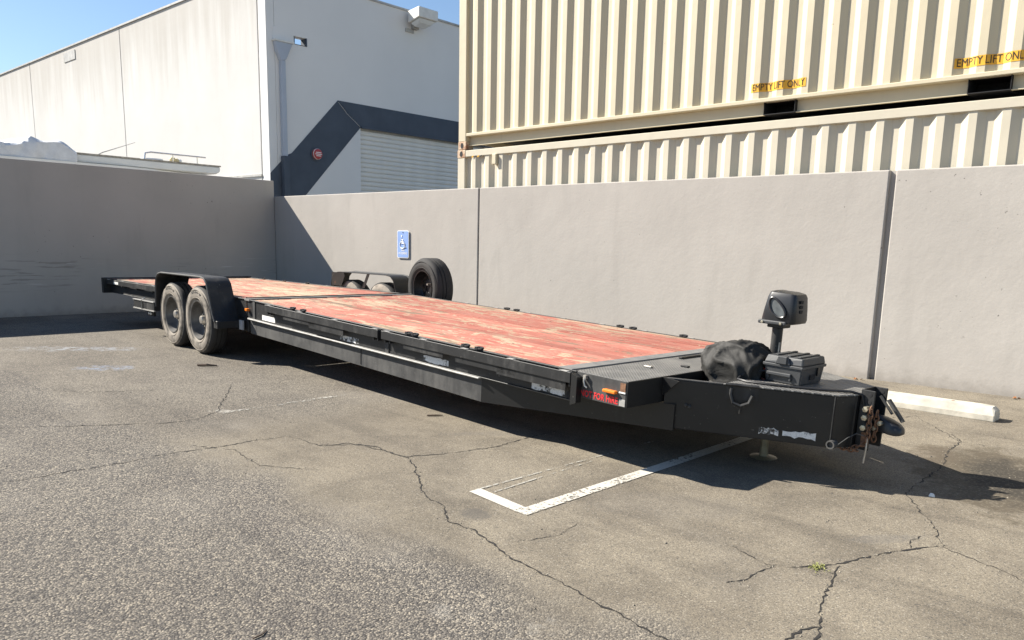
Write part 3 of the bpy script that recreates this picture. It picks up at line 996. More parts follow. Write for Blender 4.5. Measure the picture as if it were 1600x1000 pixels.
# ------------------------------------------------------------------ boat behind the side wall
bt = thing('boat', 'white boat top with steel rail and antenna showing above the shaded wall', 'boat', (-16.1, 5.9, 0))
m = MB()
stn = []
for i in range(13):
    t = i/12
    y = -3.9+6.0*t
    hw = 1.05*(1-max(0, (t-.62)/.38)**2.2*.72)
    stn.append((y, hw, .55+.35*max(0, t-.6)**2))
vs, fs = [], []
for y, hw, kz in stn:
    vs += [(-hw, y, 2.50), (-hw*.92, y, 1.7), (-hw*.7, y, 1.1), (0, y, kz), (hw*.7, y, 1.1), (hw*.92, y, 1.7), (hw, y, 2.50)]
for i in range(12):
    for k in range(6):
        fs.append((i*7+k, i*7+k+1, i*7+k+8, i*7+k+7))
fs.append(tuple(range(7))); fs.append(tuple(range(12*7, 13*7)))
m.add(vs, fs); m.build('hull', M['boat'], bt, smooth=True)
m = MB(); m.prism([(-3.9, 2.505), (1.98, 2.505), (2.07, 2.56), (2.07, 2.645), (-3.9, 2.645)], 'x', -1.08, .95); m.build('deck_house', M['boat'], bt, .015)
m = MB(); m.box(-1.09, .962, -3.9, 2.08, 2.647, 2.672); m.build('roof_edge', M['boat_trim'], bt)
m = MB(); m.tube([(.8, .66, 2.67), (.8, .68, 2.79), (.8, .78, 2.815), (.8, 1.85, 2.815)], .014, 8); m.tube([(.8, 1.2, 2.67), (.8, 1.2, 2.81)], .012, 6); m.tube([(.8, 1.68, 2.67), (.8, 1.68, 2.81)], .012, 6); m.build('rail', M['chrome'], bt, smooth=True)
m = MB(); m.tube([(.7, -.15, 2.67), (.7, -.05, 2.73), (.7, .55, 2.97)], [.012, .01, .004], 6); m.build('antenna', M['flashing'], bt)
for y, r, mt in ((1.28, .06, 'buoy'), (1.42, .045, 'boat'), (1.36, .05, 'buoy')):
    m = MB(); m.lathe([(.0001, -r), (r*.7, -r*.7), (r, 0), (r*.7, r*.7), (.0001, r)], 14, 'y', (.6, y, 2.672+r)); m.build('fender_buoy', M[mt], bt, smooth=True)
m = MB(); m.lathe([(.0001, .0), (.22, 0), (.2, .05), (.0001, .07)], 20, 'z', (.5, .92, 2.672)); m.build('hatch', M['tarp'], bt, smooth=True)
# keel blocks
for y in (-2.6, .2):
    m = MB(); m.box(-.35, .35, y-.15, y+.15, 0, .62); m.build('keel_block', M['wood_chip'], bt)
# tarp lying over its far end
from mathutils import noise as mnoise
tp = MB()
nu, nv = 90, 60
rt = random.Random(12)
fold = [(rt.uniform(1.5, 5), rt.uniform(1.5, 6), rt.uniform(0, 6), rt.uniform(.006, .018)) for _ in range(9)]
vs = []
for j in range(nv+1):
    for i in range(nu+1):
        u, v = i/nu, j/nv
        y = -3.4+2.75*u
        x = -1.35+2.55*v
        edge = 1.0 if x < .97 else max(0, 1-(x-.97)/.26)
        base = 2.688+.135*math.exp(-((y+1.12)/.36)**4)+.12*math.exp(-((y+2.7)/.5)**2)
        z = base
        rn = 1-abs(mnoise.noise(Vector((x*1.7+u, y*2.3, 3.1))))*2.6
        rn2 = 1-abs(mnoise.noise(Vector((x*3.6-y*1.5, y*3.1+x, 8.4))))*2.6
        z += (.055*max(rn, 0)+.03*max(rn2, 0)-.03)*(1 if x < 1.0 else .4)
        if x > .97:
            z = base-(x-.97)*1.6-.02*math.sin(y*9)
            x = .975+.06*abs(mnoise.noise(Vector((y*2.6, x*2, 1.7))))*1.6+.03*abs(mnoise.noise(Vector((y*6, x*4, 5))))
        z = max(z, 2.68) if x < .97 else z
        if u > .93:
            z -= .02*(u-.93)/.07
        vs.append((x, y+.07*math.sin(v*9), z))
fs = [(j*(nu+1)+i, j*(nu+1)+i+1, (j+1)*(nu+1)+i+1, (j+1)*(nu+1)+i) for j in range(nv) for i in range(nu)]
tp.add(vs, fs)
to = tp.build('tarp', M['tarp'], None, smooth=True)
to.location = (-16.1, 5.9, 0)
tag(to, 'crumpled pale grey tarp thrown over one end of the boat', 'tarp')

# ------------------------------------------------------------------ trailer
PSI, TAU = -.0809, -.0308
TX, TY = -8.2408, 4.0503
tr = thing('flatbed_trailer', 'long black flatbed trailer with worn red plank deck and tandem wheels', 'trailer', (TX, TY, 0), (0, 0, PSI))
FR = Matrix(((math.cos(TAU), 0, -math.sin(TAU), 0), (0, 1, 0, 0), (math.sin(TAU), 0, math.cos(TAU), 0), (0, 0, 0, 1)))
TL = Matrix.Identity(4)
YN, YF, ZD = .246, 2.335, .662
YC = (YN+YF)/2
ZT = .648
HX = .56
def part(fr=None):
    return MB(fr)
F = FR
# --- deck boards
def planks(fr, x0, x1, zt, n=14):
    w = (YF-YN-.05)/n
    for i in range(n):
        y0 = YN+.025+i*w
        m = part(fr)
        dz = random.uniform(-.005, .003)
        e0, e1 = random.uniform(0, .006), random.uniform(0, .006)
        m.box(x0+e0, x1-e1, y0+.0035, y0+w-.0035, zt-.045, zt-.004+dz)
        m.build('plank', M['deck'], tr, .004)
planks(F, HX+.07, 5.10, ZD)
planks(TL, -3.98, HX-.05, ZT)
# --- hinge plate across the deck
m = part(F); m.box(HX-.045, HX+.075, YN-.002, YF+.002, ZD-.02, ZD+.006); m.build('hinge_plate', M['dusty_top'], tr, .003)
m = part(F); m.tube([(HX+.0, YN, ZD+.004), (HX, YF, ZD+.004)], .012, 8); m.build('hinge_rod', M['black'], tr)
# --- front header strip and gap
m = part(F); m.box(5.095, 5.212, YN, YF, ZD-.03, ZD+.004); m.build('header_strip', M['dusty_top'], tr, .003)
# --- side channels (web plus flanges), both sides, both sections
def channel(fr, x0, x1, zt, side, h=.20):
    s = 1 if side == 'n' else -1
    y = YN if side == 'n' else YF
    m = part(fr)
    def B(a, b, d0, d1, z0, z1):
        ya, yb = sorted((y+s*d0, y+s*d1))
        m.box(a, b, ya, yb, z0, z1)
    B(x0, x1, .012, .022, zt-h+.008, zt-.012)
    B(x0, x1, 0, .024, zt-.012, zt-.001)
    B(x0, x1, 0, .05, zt-h, zt-h+.0075)
    return m.build('side_channel', M['black'], tr, .002)
for sd in 'nf':
    channel(F, HX, 5.25, ZD, sd)
    channel(TL, -4.05, HX-.003, ZT, sd)
# --- lower main beams
def beam(side):
    s = 1 if side == 'n' else -1
    y = YN+.014 if side == 'n' else YF-.014
    m = part(F)
    a = min(y, y+s*.012); b = max(y, y+s*.012)
    m.prism([(.62, .455), (4.34, .455), (4.34, .285), (2.2, .300), (.62, .305)], 'y', a, b)
    o = m.build('main_beam', M['black_grey'] if side == 'n' else M['black'], tr, .002)
    m = part(F)
    a, b = sorted((y-s*.034, y+s*.05))
    m.box(.62, 4.34, a, b, .4555, .4655)
    m.build('beam_flange', M['flange'] if 'flange' in M else M['tape_clean'], tr, .002)
    # neck bends inwards to the tongue
    m = part(F)
    y2 = YN+.36 if side == 'n' else YF-.36
    t = s*.012
    m.add([(4.342, y, .285), (4.342, y+t, .285), (5.75, y2+t, .335), (5.75, y2, .335), (4.342, y, .455), (4.342, y+t, .455), (5.75, y2+t, .50), (5.75, y2, .50)],
          [(0, 3, 2, 1), (4, 5, 6, 7), (0, 1, 5, 4), (1, 2, 6, 5), (2, 3, 7, 6), (3, 0, 4, 7)])
    m.build('neck_beam', M['black_clean'], tr)
    # tail beam
    m = part(TL)
    a = min(y, y+s*.012); b = max(y, y+s*.012)
    m.prism([(-3.05, .445), (.60, .445), (.60, .30), (-2.2, .33), (-2.9, .40)], 'y', a, b)
    m.build('tail_beam', M['black'], tr)
    a, b = sorted((y-s*.028, y+s*.04))
    m = part(TL); m.box(-3.05, -1.40, a, b, .4452, .4552); m.build('beam_flange', M['black_grey'], tr)
M['flange'] = simple('pale_sunlit_steel', (.36, .35, .33), .5, 0, .25, 12)  # pale tone puts the sunlight on the ledge into the colour
beam('n'); beam('f')
# beam doubler seam, ribs
for x in (2.75,):
    m = part(F); m.box(x, x+.008, YN+.010, YN+.0139, .31, .452); m.build('weld_seam', M['black'], tr)
for x in (.70, 3.13):
    m = part(F); m.box(x, x+.05, YN+.004, YN+.0119, .464, .65); m.build('web_stiffener', M['black_grey'], tr)
# cross members under the deck
for i in range(12):
    x = -3.7+i*.78
    fr = TL if x < HX-.1 else F
    z = ZT if fr is TL else ZD
    m = part(fr); m.box(x, x+.05, YN+.06, YF-.06, z-.13, z-.046); m.build('cross_member', M['black_clean'], tr)
# --- rub rails on stake pockets
def rubrail(fr, x0, x1, zt, side):
    s = 1 if side == 'n' else -1
    y = YN if side == 'n' else YF
    def B(mm, a, b, d0, d1, z0, z1):
        ya, yb = sorted((y+s*d0, y+s*d1))
        mm.box(a, b, ya, yb, z0, z1)
    m = part(fr)
    B(m, x0, x1, -.050, -.040, zt-.075, zt-.008)
    rl = m.build('rub_rail', M['black'] if side == 'n' else M['black_clean'], tr, .002)
    n = max(2, int((x1-x0)/.52)+1)
    for i in range(n):
        x = x0+.04+(x1-x0-.12)*i/(n-1)
        m = part(fr)
        # open-topped pocket: three walls
        B(m, x, x+.008, -.0395, -.001, zt-.10, zt-.012)
        B(m, x+.062, x+.07, -.0395, -.001, zt-.10, zt-.012)
        B(m, x+.008, x+.062, -.008, -.001, zt-.10, zt-.012)
        m.build('stake_pocket', M['black'], tr)
        m = part(fr)
        B(m, x-.012, x+.05, -.0515, -.02, zt-.0078, zt-.0045)
        m.build('lit_pocket_top', M['flange'], tr)  # pale plate paints the sunlit top of the pocket
rubrail(F, 1.08, 3.10, ZD, 'n')
rubrail(F, 3.15, 5.245, ZD, 'n')
rubrail(TL, -3.95, -1.42, ZT, 'n')
rubrail(F, 1.55, 5.2, ZD, 'f')
rubrail(TL, -3.95, -1.42, ZT, 'f')
# dark strips shaped as the stepped shadow edges under the rail
for x0, x1, d in ((1.45, 2.05, .028), (1.95, 2.55, .05), (3.45, 3.95, .03), (4.1, 4.75, .035), (4.55, 5.2, .05)):
    m = part(F); m.box(x0, x1, YN-.0395, YN-.034, ZD-.082-d, ZD-.07); m.build('rail_shadow_step', M['black'], tr)
# lashing rings and winch stubs along the edge
def ring(fr, x, y, z):
    m = part(fr)
    m.tube([(x+.028*math.cos(a*math.pi/5), y+.012*math.sin(a*math.pi/5), z+.006+.004*math.sin(a*math.pi/5)) for a in range(10)], .008, 6, closed=True)
    m.box(x-.04, x-.012, y-.02, y+.02, z-.004, z+.014)
    m.build('lashing_ring', M['pocket'], tr)
for x in (1.58, 1.78, 3.47, 3.55, 4.17, 4.32):
    ring(F, x, YN+.006, ZD+.004)
for x in (2.35, 2.5, 3.9, 4.05, 4.6):
    ring(F, x, YF-.01, ZD+.004)
for x in (-3.3, -2.6, -1.9, -3.9):
    ring(TL, x, YF-.02, ZT+.002)
# rear beam, lamps
m = part(TL); m.box(-4.06, -3.985, YN-.09, YF+.09, .44, ZT+.012); m.build('rear_beam', M['black'], tr, .004)
for y in (YN-.02, YF-.1):
    m = part(TL); m.box(-4.078, -4.061, y, y+.14, .52, .58); m.build('tail_lamp', M['bell'], tr, .006)
m = part(TL); m.box(-3.62, -3.42, YN-.054, YN-.0505, .585, .62); m.build('reflector_tape', M['tape_clean'], tr)
# ramp storage box below the tail, near side
m = part(TL); m.box(-2.38, -1.64, .06, .20, .355, .462); m.build('ramp_box', M['black'], tr, .006)
for z in (.352, .463):
    m = part(TL); m.box(-2.39, -1.63, .05, .075, z-.006, z+.006); m.build('lit_box_edge', M['flange'], tr)  # pale strips paint the light along the box edges
m = part(TL); m.tube([(-2.05, .052, .35), (-2.05, .048, .47), (-2.03, .09, .50)], .008, 6); m.build('retaining_strap', M['hub'], tr)
for x in (-2.0, -1.93):
    m = part(TL); m.lathe([(.0001, -.012), (.016, -.01), (.016, .01), (.0001, .012)], 10, 'y', (x, .12, .30)); m.build('shackle_pin', M['tape_clean'], tr)
m = part(TL); m.box(-2.08, -1.85, .1235, .15, .27, .36); m.build('shackle_plate', M['black'], tr)
# --- fenders
fprof = [(-1.315, .44), (-1.285, .70), (-1.255, .785), (-1.19, .835), (-1.09, .852), (.07, .852), (.165, .838), (.225, .79), (.265, .70), (.355, .47), (.40, .40)]
def fender(y0, y1, lip):
    m = part(TL)
    n = len(fprof)
    vs, fs = [], []
    for x, z in fprof:
        vs += [(x, y0, z), (x, y1, z)]
    # inner skin
    cx = -.46
    for x, z in fprof:
        xx = x+(.006 if x < cx else -.006); z2 = z-.006
        vs += [(xx, y0, z2), (xx, y1, z2)]
    for i in range(n-1):
        a = 2*i
        fs.append((a, a+1, a+3, a+2))
        b = 2*n+2*i
        fs.append((b, b+2, b+3, b+1))
        fs.append((a, a+2, b+2, b))
        fs.append((a+1, b+1, b+3, a+3))
    m.add(vs, fs)
    o = m.build('fender', M['black'], tr, smooth=True)
    m = part(TL)
    yl = y0 if lip < 0 else y1
    m.tube([(x, yl, z) for x, z in fprof], .011, 8)
    m.build('rolled_edge', M['black_grey'], o, smooth=True)
    return o
fn = fender(-.025, YN-.002, -1)
ff = fender(YF+.002, YF+.27, 1)
# gussets carrying the fenders
def gusset(ya, yb, fo):
    m = part(TL)
    m.prism([(-1.27, .66), (-1.27, .84), (-.95, .845), (-.93, .80), (-1.02, .66)], 'y', ya, yb)
    m.build('fender_gusset', M['black_clean'], fo)
    m = part(TL); m.prism([(-.50, .66), (-.44, .66), (-.32, .848), (-.38, .848)], 'y', ya+.001, yb-.001)
    m.build('fender_strut', M['black_clean'], fo)
gusset(YN-.012, YN-.004, fn)
gusset(YF+.004, YF+.012, ff)
# front fender plate foot
m = part(TL); m.box(.36, .45, -.02, YN-.002, .33, .41); m.build('fender_step', M['black'], fn, .004)
m = part(F); m.box(.44, .52, YN-.03, YN-.012, .33, .43); m.build('reflector_tape', M['door_frame'], tr)

# --- wheels
def tyre_prof(R, w, rim):
    """outer sidewall at t=0, inner at t=w"""
    return [(rim-.004, .030), (rim+.012, .012), (rim+.045, .002), (rim+.075, -.003), (R-.055, .004), (R-.022, .016), (R-.008, .030), (R, .046),
            (R, .072), (R-.010, .075), (R-.010, .081), (R, .084), (R, .118), (R-.010, .121), (R-.010, .127), (R, .130), (R, w-.046),
            (R-.008, w-.03), (R-.022, w-.016), (R-.055, w-.004), (rim+.06, w+.002), (rim+.012, w-.012), (rim-.004, w-.03)]
def make_wheel(x, y, out, R=.375, w=.215, dusty=True):
    """out = -1 : outer face towards -y"""
    rim = .213
    root = bpy.data.objects.new('wheel', None)
    COL.objects.link(root)
    root.parent = tr
    root.location = (x, y, R)
    if out > 0:
        root.rotation_euler = (0, 0, math.pi)
    m = MB()
    pr = tyre_prof(R, w, rim)
    m.lathe(pr, 56, 'y', closed=False)
    tm = m.build('tyre', [M['sidewall'] if dusty else M['spare_rubber'], M['tread']], root, smooth=True)
    for p in tm.data.polygons:
        rr = math.hypot(p.center.x, p.center.z)
        if rr > R-.03:
            p.material_index = 1
    m = MB(); m.lathe([(R-.048, -.001), (R-.043, -.0035), (R-.038, .001)], 56, 'y'); m.lathe([(rim+.03, -.0), (rim+.034, -.003), (rim+.038, .0)], 56, 'y'); m.build('sidewall_ring', M['sidewall'] if dusty else M['spare_rubber'], tm, smooth=True)
    # rim: lip, deep barrel, disc with hand holes
    m = MB()
    m.lathe([(rim-.006, .05), (rim+.004, .022), (rim+.001, .008), (rim-.010, .010), (rim-.016, .026), (rim-.022, .09), (rim-.045, .118), (.150, .120)], 48, 'y')
    m.lathe([(.102, .104), (.085, .100), (.062, .100), (.060, .112), (.0001, .112)], 48, 'y')
    # disc with eight openings: spokes between r .102 and .150
    seg = 48
    vs, fs = [], []
    for k in range(seg):
        a = 2*math.pi*k/seg
        vs += [(.150*math.cos(a), .120, .150*math.sin(a)), (.102*math.cos(a), .104, .102*math.sin(a))]
    for k in range(seg):
        if k % 6 in (0, 1, 2):
            continue
        k2 = (k+1) % seg
        fs.append((2*k, 2*k2, 2*k2+1, 2*k+1))
    m.add(vs, fs)
    # barrel behind the disc
    m.lathe([(rim-.012, .05), (rim-.02, w-.03), (rim-.004, w-.02)], 32, 'y')
    m.build('rim', M['rim'], root, smooth=True)
    m = MB(); m.lathe([(.0001, .16), (.16, .16), (.16, .19), (.0001, .19)], 24, 'y'); m.build('brake_drum', M['black_clean'], root)
    hb = MB(); hb.lathe([(.046, .112), (.046, .052), (.040, .040), (.018, .036), (.0001, .036)], 20, 'y')
    hb.build('hub_cap', M['hub'], root, smooth=True)
    nb = MB()
    for k in range(8):
        a = 2*math.pi*k/8
        nb.lathe([(.0105, .1), (.0105, .083), (.006, .078), (.0001, .078)], 6, 'y', (.074*math.cos(a), 0, .074*math.sin(a)))
    nb.build('lug_nuts', M['hub'], root)
    return root
w1 = make_wheel(-.135, 0.0, -1)
w2 = make_wheel(-.915, .004, -1)
w3 = make_wheel(-.135, YF+.25, 1)
w4 = make_wheel(-.915, YF+.25, 1)
for w in (w1, w2, w3, w4):
    tyre = [c for c in w.children if c.name.startswith('tyre')][0]
    m = MB()
    for k, wd2 in enumerate((.05, .035, .045, .03, .05)):       # raised worn maker's band on the sidewall
        a0 = -.34+k*.17
        q = [((.292+dr)*math.sin(a0+da), (.292+dr)*math.cos(a0+da)) for dr, da in ((0, 0), (.026, 0), (.026, wd2*1.6), (0, wd2*1.6))]
        m.add([(u, -.0048, v) for u, v in q], [(0, 1, 2, 3)])
    m.build('sidewall_marking', M['tread'], tyre)
m = part(TL); m.tube([(-.135, .2, .375), (-.135, YF+.05, .375)], .04, 12); m.build('axle', M['black_clean'], tr)
m = part(TL); m.tube([(-.915, .2, .375), (-.915, YF+.05, .375)], .04, 12); m.build('axle', M['black_clean'], tr)

# --- spare wheel on the far edge
sp = make_wheel(.84, YF+.10, -1, .362, .25, False)
sp.name = 'spare_wheel'
sp['label'] = 'black spare wheel standing on the far edge of the deck'
sp.location = (.755, YF+.05, .725)
sp.rotation_euler = (0, 0, math.radians(-5))
for c in list(sp.children):
    if c.name.split('.')[0] in ('hub_cap', 'brake_drum', 'lug_nuts'):
        bpy.data.objects.remove(c)
    elif c.name.split('.')[0] == 'rim':
        c.data.materials[0] = M['black_clean']
m = part(F); m.box(.80, .86, YF+.155, YF+.165, .45, .93); m.box(.80, .86, YF, YF+.165, .44, .50); m.build('spare_bracket', M['black_grey'], tr)
m = part(F); m.tube([(.83, YF+.16, .80), (.83, YF+.06, .80)], .012, 8); m.build('spare_stud', M['hub'], tr)

# --- markers and tape on the near side
def marker(x, z, w, h, lab=None):
    m = part(F); m.box(x-w/2, x+w/2, YN-.024, YN+.011, z-h/2, z+h/2); m.build('marker_lamp', M['orange'], tr, .006, seg=2)
marker(.59, .552, .05, .028)
def tape(x0, x1, z0, z1, y, mat='tape', ragged=0):
    m = part(F)
    n = 9
    rr = random.Random(int(x0*100))
    vs = []
    for i in range(n+1):
        x = x0+(x1-x0)*i/n
        vs += [(x, y, z0+rr.uniform(0, ragged)), (x, y, z1-rr.uniform(0, ragged*.6))]
    m.add(vs, [(2*i, 2*i+2, 2*i+3, 2*i+1) for i in range(n)])
    m.build('reflector_tape', M[mat], tr)
tape(.90, 1.18, .478, .532, YN+.0105, 'tape_clean', .003)
tape(2.42, 2.72, .478, .528, YN+.0105, 'tape', .008)
tape(3.65, 3.96, .474, .53, YN+.0105, 'tape', .014)
tape(4.85, 5.15, .472, .535, YN+.0105, 'tape', .012)
m = part(F); m.prism([(5.20+.028*math.cos(a*math.pi/8), .498+.028*math.sin(a*math.pi/8)) for a in range(16)], 'y', YN+.004, YN+.0112); m.build('lightening_hole', M['pocket'], tr)

# --- front deck box
FX0, FX1 = 5.225, 5.662
m = part(F); m.box(FX0, FX1-.012, YN+.014, YF-.014, ZD-.012, ZD-.002); m.build('tread_plate', M['plate'], tr, .003)
m = part(F); m.box(FX0+.03, FX1-.0125, YN+.002, YN+.0135, .502, ZD-.002); m.build('box_side', M['black_grey'], tr, .002)
m = part(F); m.box(FX0+.03, FX1-.0125, YF-.0135, YF-.002, .502, ZD-.002); m.build('box_side', M['black'], tr, .002)
m = part(F); m.box(FX1-.012, FX1, YN+.002, YF-.002, .502, ZD-.001); m.build('box_front', M['black_clean'], tr, .003)
m = part(F); m.box(FX0+.03, FX1-.013, YN+.02, YF-.02, .505, .515); m.build('box_floor', M['black_clean'], tr)
# gusset wedge beside the rub-rail end
m = part(F); m.prism([(5.252, ZD-.01), (5.30, ZD-.03), (5.30, .47), (5.252, .45)], 'y', YN-.048, YN+.0015); m.build('rail_end_gusset', M['black_clean'], tr)
# rust-lined square hole at the corner, lower patch
m = part(F); m.box(5.605, 5.645, YN-.0005, YN+.0015, .596, .648); m.build('corner_opening', M['rust'], tr)
m = part(F); m.box(5.60, 5.648, YN-.004, YN+.0015, .586, .594); m.build('opening_lip', M['tape_clean'], tr)
m = part(F); m.box(5.605, 5.648, YN-.001, YN+.0015, .508, .55); m.build('corner_patch', M['flange'], tr)
marker(5.535, .584, .10, .020)
# wire tie-down hook
m = part(F); m.tube([(5.335, YN-.012, .645), (5.335, YN-.022, .615), (5.345, YN-.022, .585), (5.36, YN-.018, .575)], .006, 6); m.box(5.325, 5.345, YN-.02, YN+.0015, .625, .65); m.build('tie_hook', M['hub'], tr)
place_text('lettering', 'NOT FOR HIRE', .056, M['red_paint'], tr, lambda x, y: FR @ Vector((x+5.442, YN+.0005, y+.531-.0*x)), .80, .0016)
# hook with ring on the front face, and small fittings on the tread plate
m = part(F); m.tube([(FX1+.012, .68+.035*math.cos(a*math.pi/9), .567+.038*math.sin(a*math.pi/9)) for a in range(-15, 4)], .008, 6); m.box(FX1+.001, FX1+.02, .68, .74, .60, .64); m.build('pull_ring', M['black'], tr)
for x, y, mt in ((5.40, .78, 'hub'), (5.52, 1.02, 'black_clean'), (5.47, 1.95, 'black_clean'), (5.36, 1.55, 'hub')):
    m = part(F); m.box(x-.03, x+.03, y-.015, y+.015, ZD-.001, ZD+.010); m.build('deck_fitting', M[mt], tr, .003)
m = part(F); m.box(5.28, 5.31, 1.28, 1.62, ZD-.001, ZD+.012); m.build('deck_fitting', M['black_clean'], tr, .003)

# --- tongue box (A-frame)
def ay(x):                       # near face
    return .67+.51*(x-5.83)
XA, XB = 5.675, 6.55
zt0, zb0 = .650, .345
def mir(y):
    return 2*YC-y
for nm in (0, 1):
    f = (lambda y: y) if nm == 0 else mir
    t = .012 if nm == 0 else -.012
    m = part(F)
    xs_ = [XA, XB]
    vs = []
    for x in xs_:
        vs += [(x, f(ay(x)), zb0), (x, f(ay(x)), zt0), (x, f(ay(x))+t, zt0), (x, f(ay(x))+t, zb0)]
    m.add(vs, [(0, 1, 2, 3), (7, 6, 5, 4), (0, 4, 5, 1), (1, 5, 6, 2), (2, 6, 7, 3), (3, 7, 4, 0)])
    m.build('tongue_side', M['black_clean'], tr, .003)
    m = part(F)
    y0, y1 = f(ay(XB)), f(1.165)
    m.add([(XB, y0, zb0), (XB, y0, zt0), (XB, y0+t, zt0), (XB, y0+t, zb0), (6.612, y1, zb0), (6.612, y1, zt0), (6.60, y1+t, zt0), (6.60, y1+t, zb0)],
          [(0, 1, 2, 3), (7, 6, 5, 4), (0, 4, 5, 1), (1, 5, 6, 2), (2, 6, 7, 3), (3, 7, 4, 0)])
    m.build('tongue_nose_side', M['black_clean'], tr, .003)
# rim angle of the open tray
m = part(F)
m.prism([(XA, ay(XA)), (5.98, ay(5.98)), (5.98, ay(5.98)+.035), (XA, ay(XA)+.035)], 'z', zt0+.0005, zt0+.007); m.build('tray_rim', M['black_grey'], tr)
m = part(F); m.prism([(XA, ay(XA)+.014), (5.99, ay(5.99)+.014), (5.99, mir(ay(5.99))-.014), (XA, mir(ay(XA))-.014)], 'z', .535, .545); m.build('winch_tray', M['black_clean'], tr)
m = part(F); m.prism([(5.985, ay(5.985)-.003), (XB+.006, ay(XB)), (6.616, 1.165), (6.616, mir(1.165)), (XB+.006, mir(ay(XB))), (5.985, mir(ay(5.985))+.003)], 'z', zt0+.001, zt0+.010)
m.build('tongue_tread_plate', M['plate'], tr, .002)
m = part(F); m.prism([(XA, ay(XA)+.02), (XB, ay(XB)+.02), (6.60, 1.18), (6.60, mir(1.18)), (XB, mir(ay(XB))-.02), (XA, mir(ay(XA))-.02)], 'z', zb0-.002, zb0+.006); m.build('tongue_floor', M['black_clean'], tr)
m = part(F); m.box(6.604, 6.618, 1.16, mir(1.16), zb0-.01, zt0+.004); m.build('nose_plate', M['black_clean'], tr, .003)
# corner wedge from deck box to tongue side
m = part(F); m.prism([(FX1+.001, .66), (5.78, .652), (FX1+.001, .54)], 'y', ay(5.68)-.008, ay(5.68)-.001); m.build('corner_gusset', M['black_clean'], tr)
def on_tongue(x, z, lift=.002):
    nx_, ny_ = .51, -1
    l = math.hypot(nx_, ny_)
    return Vector((x+lift*nx_/l, ay(x)+lift*ny_/l, z))
# hook bracket on the tongue side
m = part(F)
m.tube([on_tongue(6.03, .64, .012), on_tongue(6.03, .60, .02), on_tongue(6.045, .555, .03), on_tongue(6.085, .54, .035), on_tongue(6.125, .56, .03), on_tongue(6.14, .605, .02)], .010, 6)
m.tube([on_tongue(6.085, .545, .034), on_tongue(6.085, .49, .02)], .006, 6)
m.tube([on_tongue(6.00, .66, .010), on_tongue(6.17, .66, .010)], .010, 6)
m.build('chain_hook', M['black'], tr)
m = part(F); m.add([on_tongue(6.0, .57, .004), on_tongue(6.17, .57, .004), on_tongue(6.17, .66, .004), on_tongue(6.0, .66, .004)], [(0, 1, 2, 3)]); m.build('hook_plate', M['black'], tr)
for x, z in ((5.80, .50), (5.82, .495)):
    m = part(F); q = on_tongue(x, z, .0); m.lathe([(.012, -.002), (.010, -.012), (.0001, -.013)], 8, 'y', tuple(q)); m.build('bolt_head', M['black_grey'], tr)
# peeled white lettering remains on the tongue side
def tpatch(x0, x1, z0, z1, sd):
    m = part(F)
    rr = random.Random(sd)
    n = 8
    vs = []
    for i in range(n+1):
        x = x0+(x1-x0)*i/n
        vs += [on_tongue(x, z0+rr.uniform(0, .014), .0025), on_tongue(x, z1-rr.uniform(0, .014), .0025)]
    m.add(vs, [(2*i, 2*i+2, 2*i+3, 2*i+1) for i in range(n)])
    m.build('peeled_lettering', M['tape'], tr)
tpatch(6.19, 6.29, .375, .425, 1)
tpatch(6.31, 6.475, .375, .425, 5)
# vertical weld edge and socket near the nose
m = part(F); m.tube([on_tongue(6.545, zb0, .003), on_tongue(6.545, zt0, .003)], .004, 5); m.build('weld_edge', M['black'], tr)
m = part(F); m.lathe([(.026, .03), (.026, -.022), (.018, -.022), (.018, -.005), (.0001, -.005)], 14, 'y', (6.56, 1.03, .37)); m.build('plug_socket', M['black_grey'], tr)
# adjustable channel with bolts
for y in (1.20, 1.372):
    m = part(F); m.box(6.619, 6.70, y, y+.010, .335, .69); c = m.build('hitch_channel', M['black'], tr, .003)
    for z in (.36, .44, .50, .56, .62, .665):
        m = part(F); m.lathe([(.012, -.0), (.012, -.001), (.0001, -.0015)], 10, 'y', (6.672, y-.0005, z)); m.build('bolt_hole', M['pocket'], c)
m = part(F); m.box(6.6185, 6.628, 1.211, 1.371, .335, .69); m.build('hitch_channel_web', M['black'], tr)
for z in (.585, .535, .475):
    m = part(F); m.lathe([(.0001, -.05), (.017, -.048), (.019, -.02), (.019, -.001), (.0001, .0)], 6, 'y', (6.672, 1.199, z)); m.build('hitch_bolt', M['bolt'], tr)
# coupler
m = part(F)
vs, fs = [], []
secs = [(6.63, .04, .54, .46), (6.70, .042, .545, .455), (6.745, .048, .538, .452), (6.785, .058, .526, .448), (6.82, .058, .510, .447), (6.842, .042, .494, .449), (6.85, .02, .478, .453)]
for x, hw, zt_, zb_ in secs:
    vs += [(x, YC-hw, zb_), (x, YC-hw*1.02, zb_+.4*(zt_-zb_)), (x, YC-hw*.8, zt_-.012), (x, YC-hw*.35, zt_), (x, YC+hw*.35, zt_), (x, YC+hw*.8, zt_-.012), (x, YC+hw*1.02, zb_+.4*(zt_-zb_)), (x, YC+hw, zb_)]
n = 8
for i in range(len(secs)-1):
    for k in range(n):
        fs.append((i*n+k, i*n+(k+1) % n, (i+1)*n+(k+1) % n, (i+1)*n+k))
fs.append(tuple(range(n))); fs.append(tuple((len(secs)-1)*n+k for k in range(n)))
m.add(vs, fs)
cp = m.build('coupler', M['plastic_dark'], tr, .004, smooth=True, seg=2)
m = part(F); m.prism([(6.835, .522), (6.845, .530), (6.75, .645), (6.737, .637)], 'y', YC-.016, YC+.016); m.build('latch_lever', M['black_grey'], cp)
m = part(F); m.tube([(6.775, YC, .56), (6.695, YC, .655)], .008, 6); m.build('latch_pin', M['black_grey'], cp)
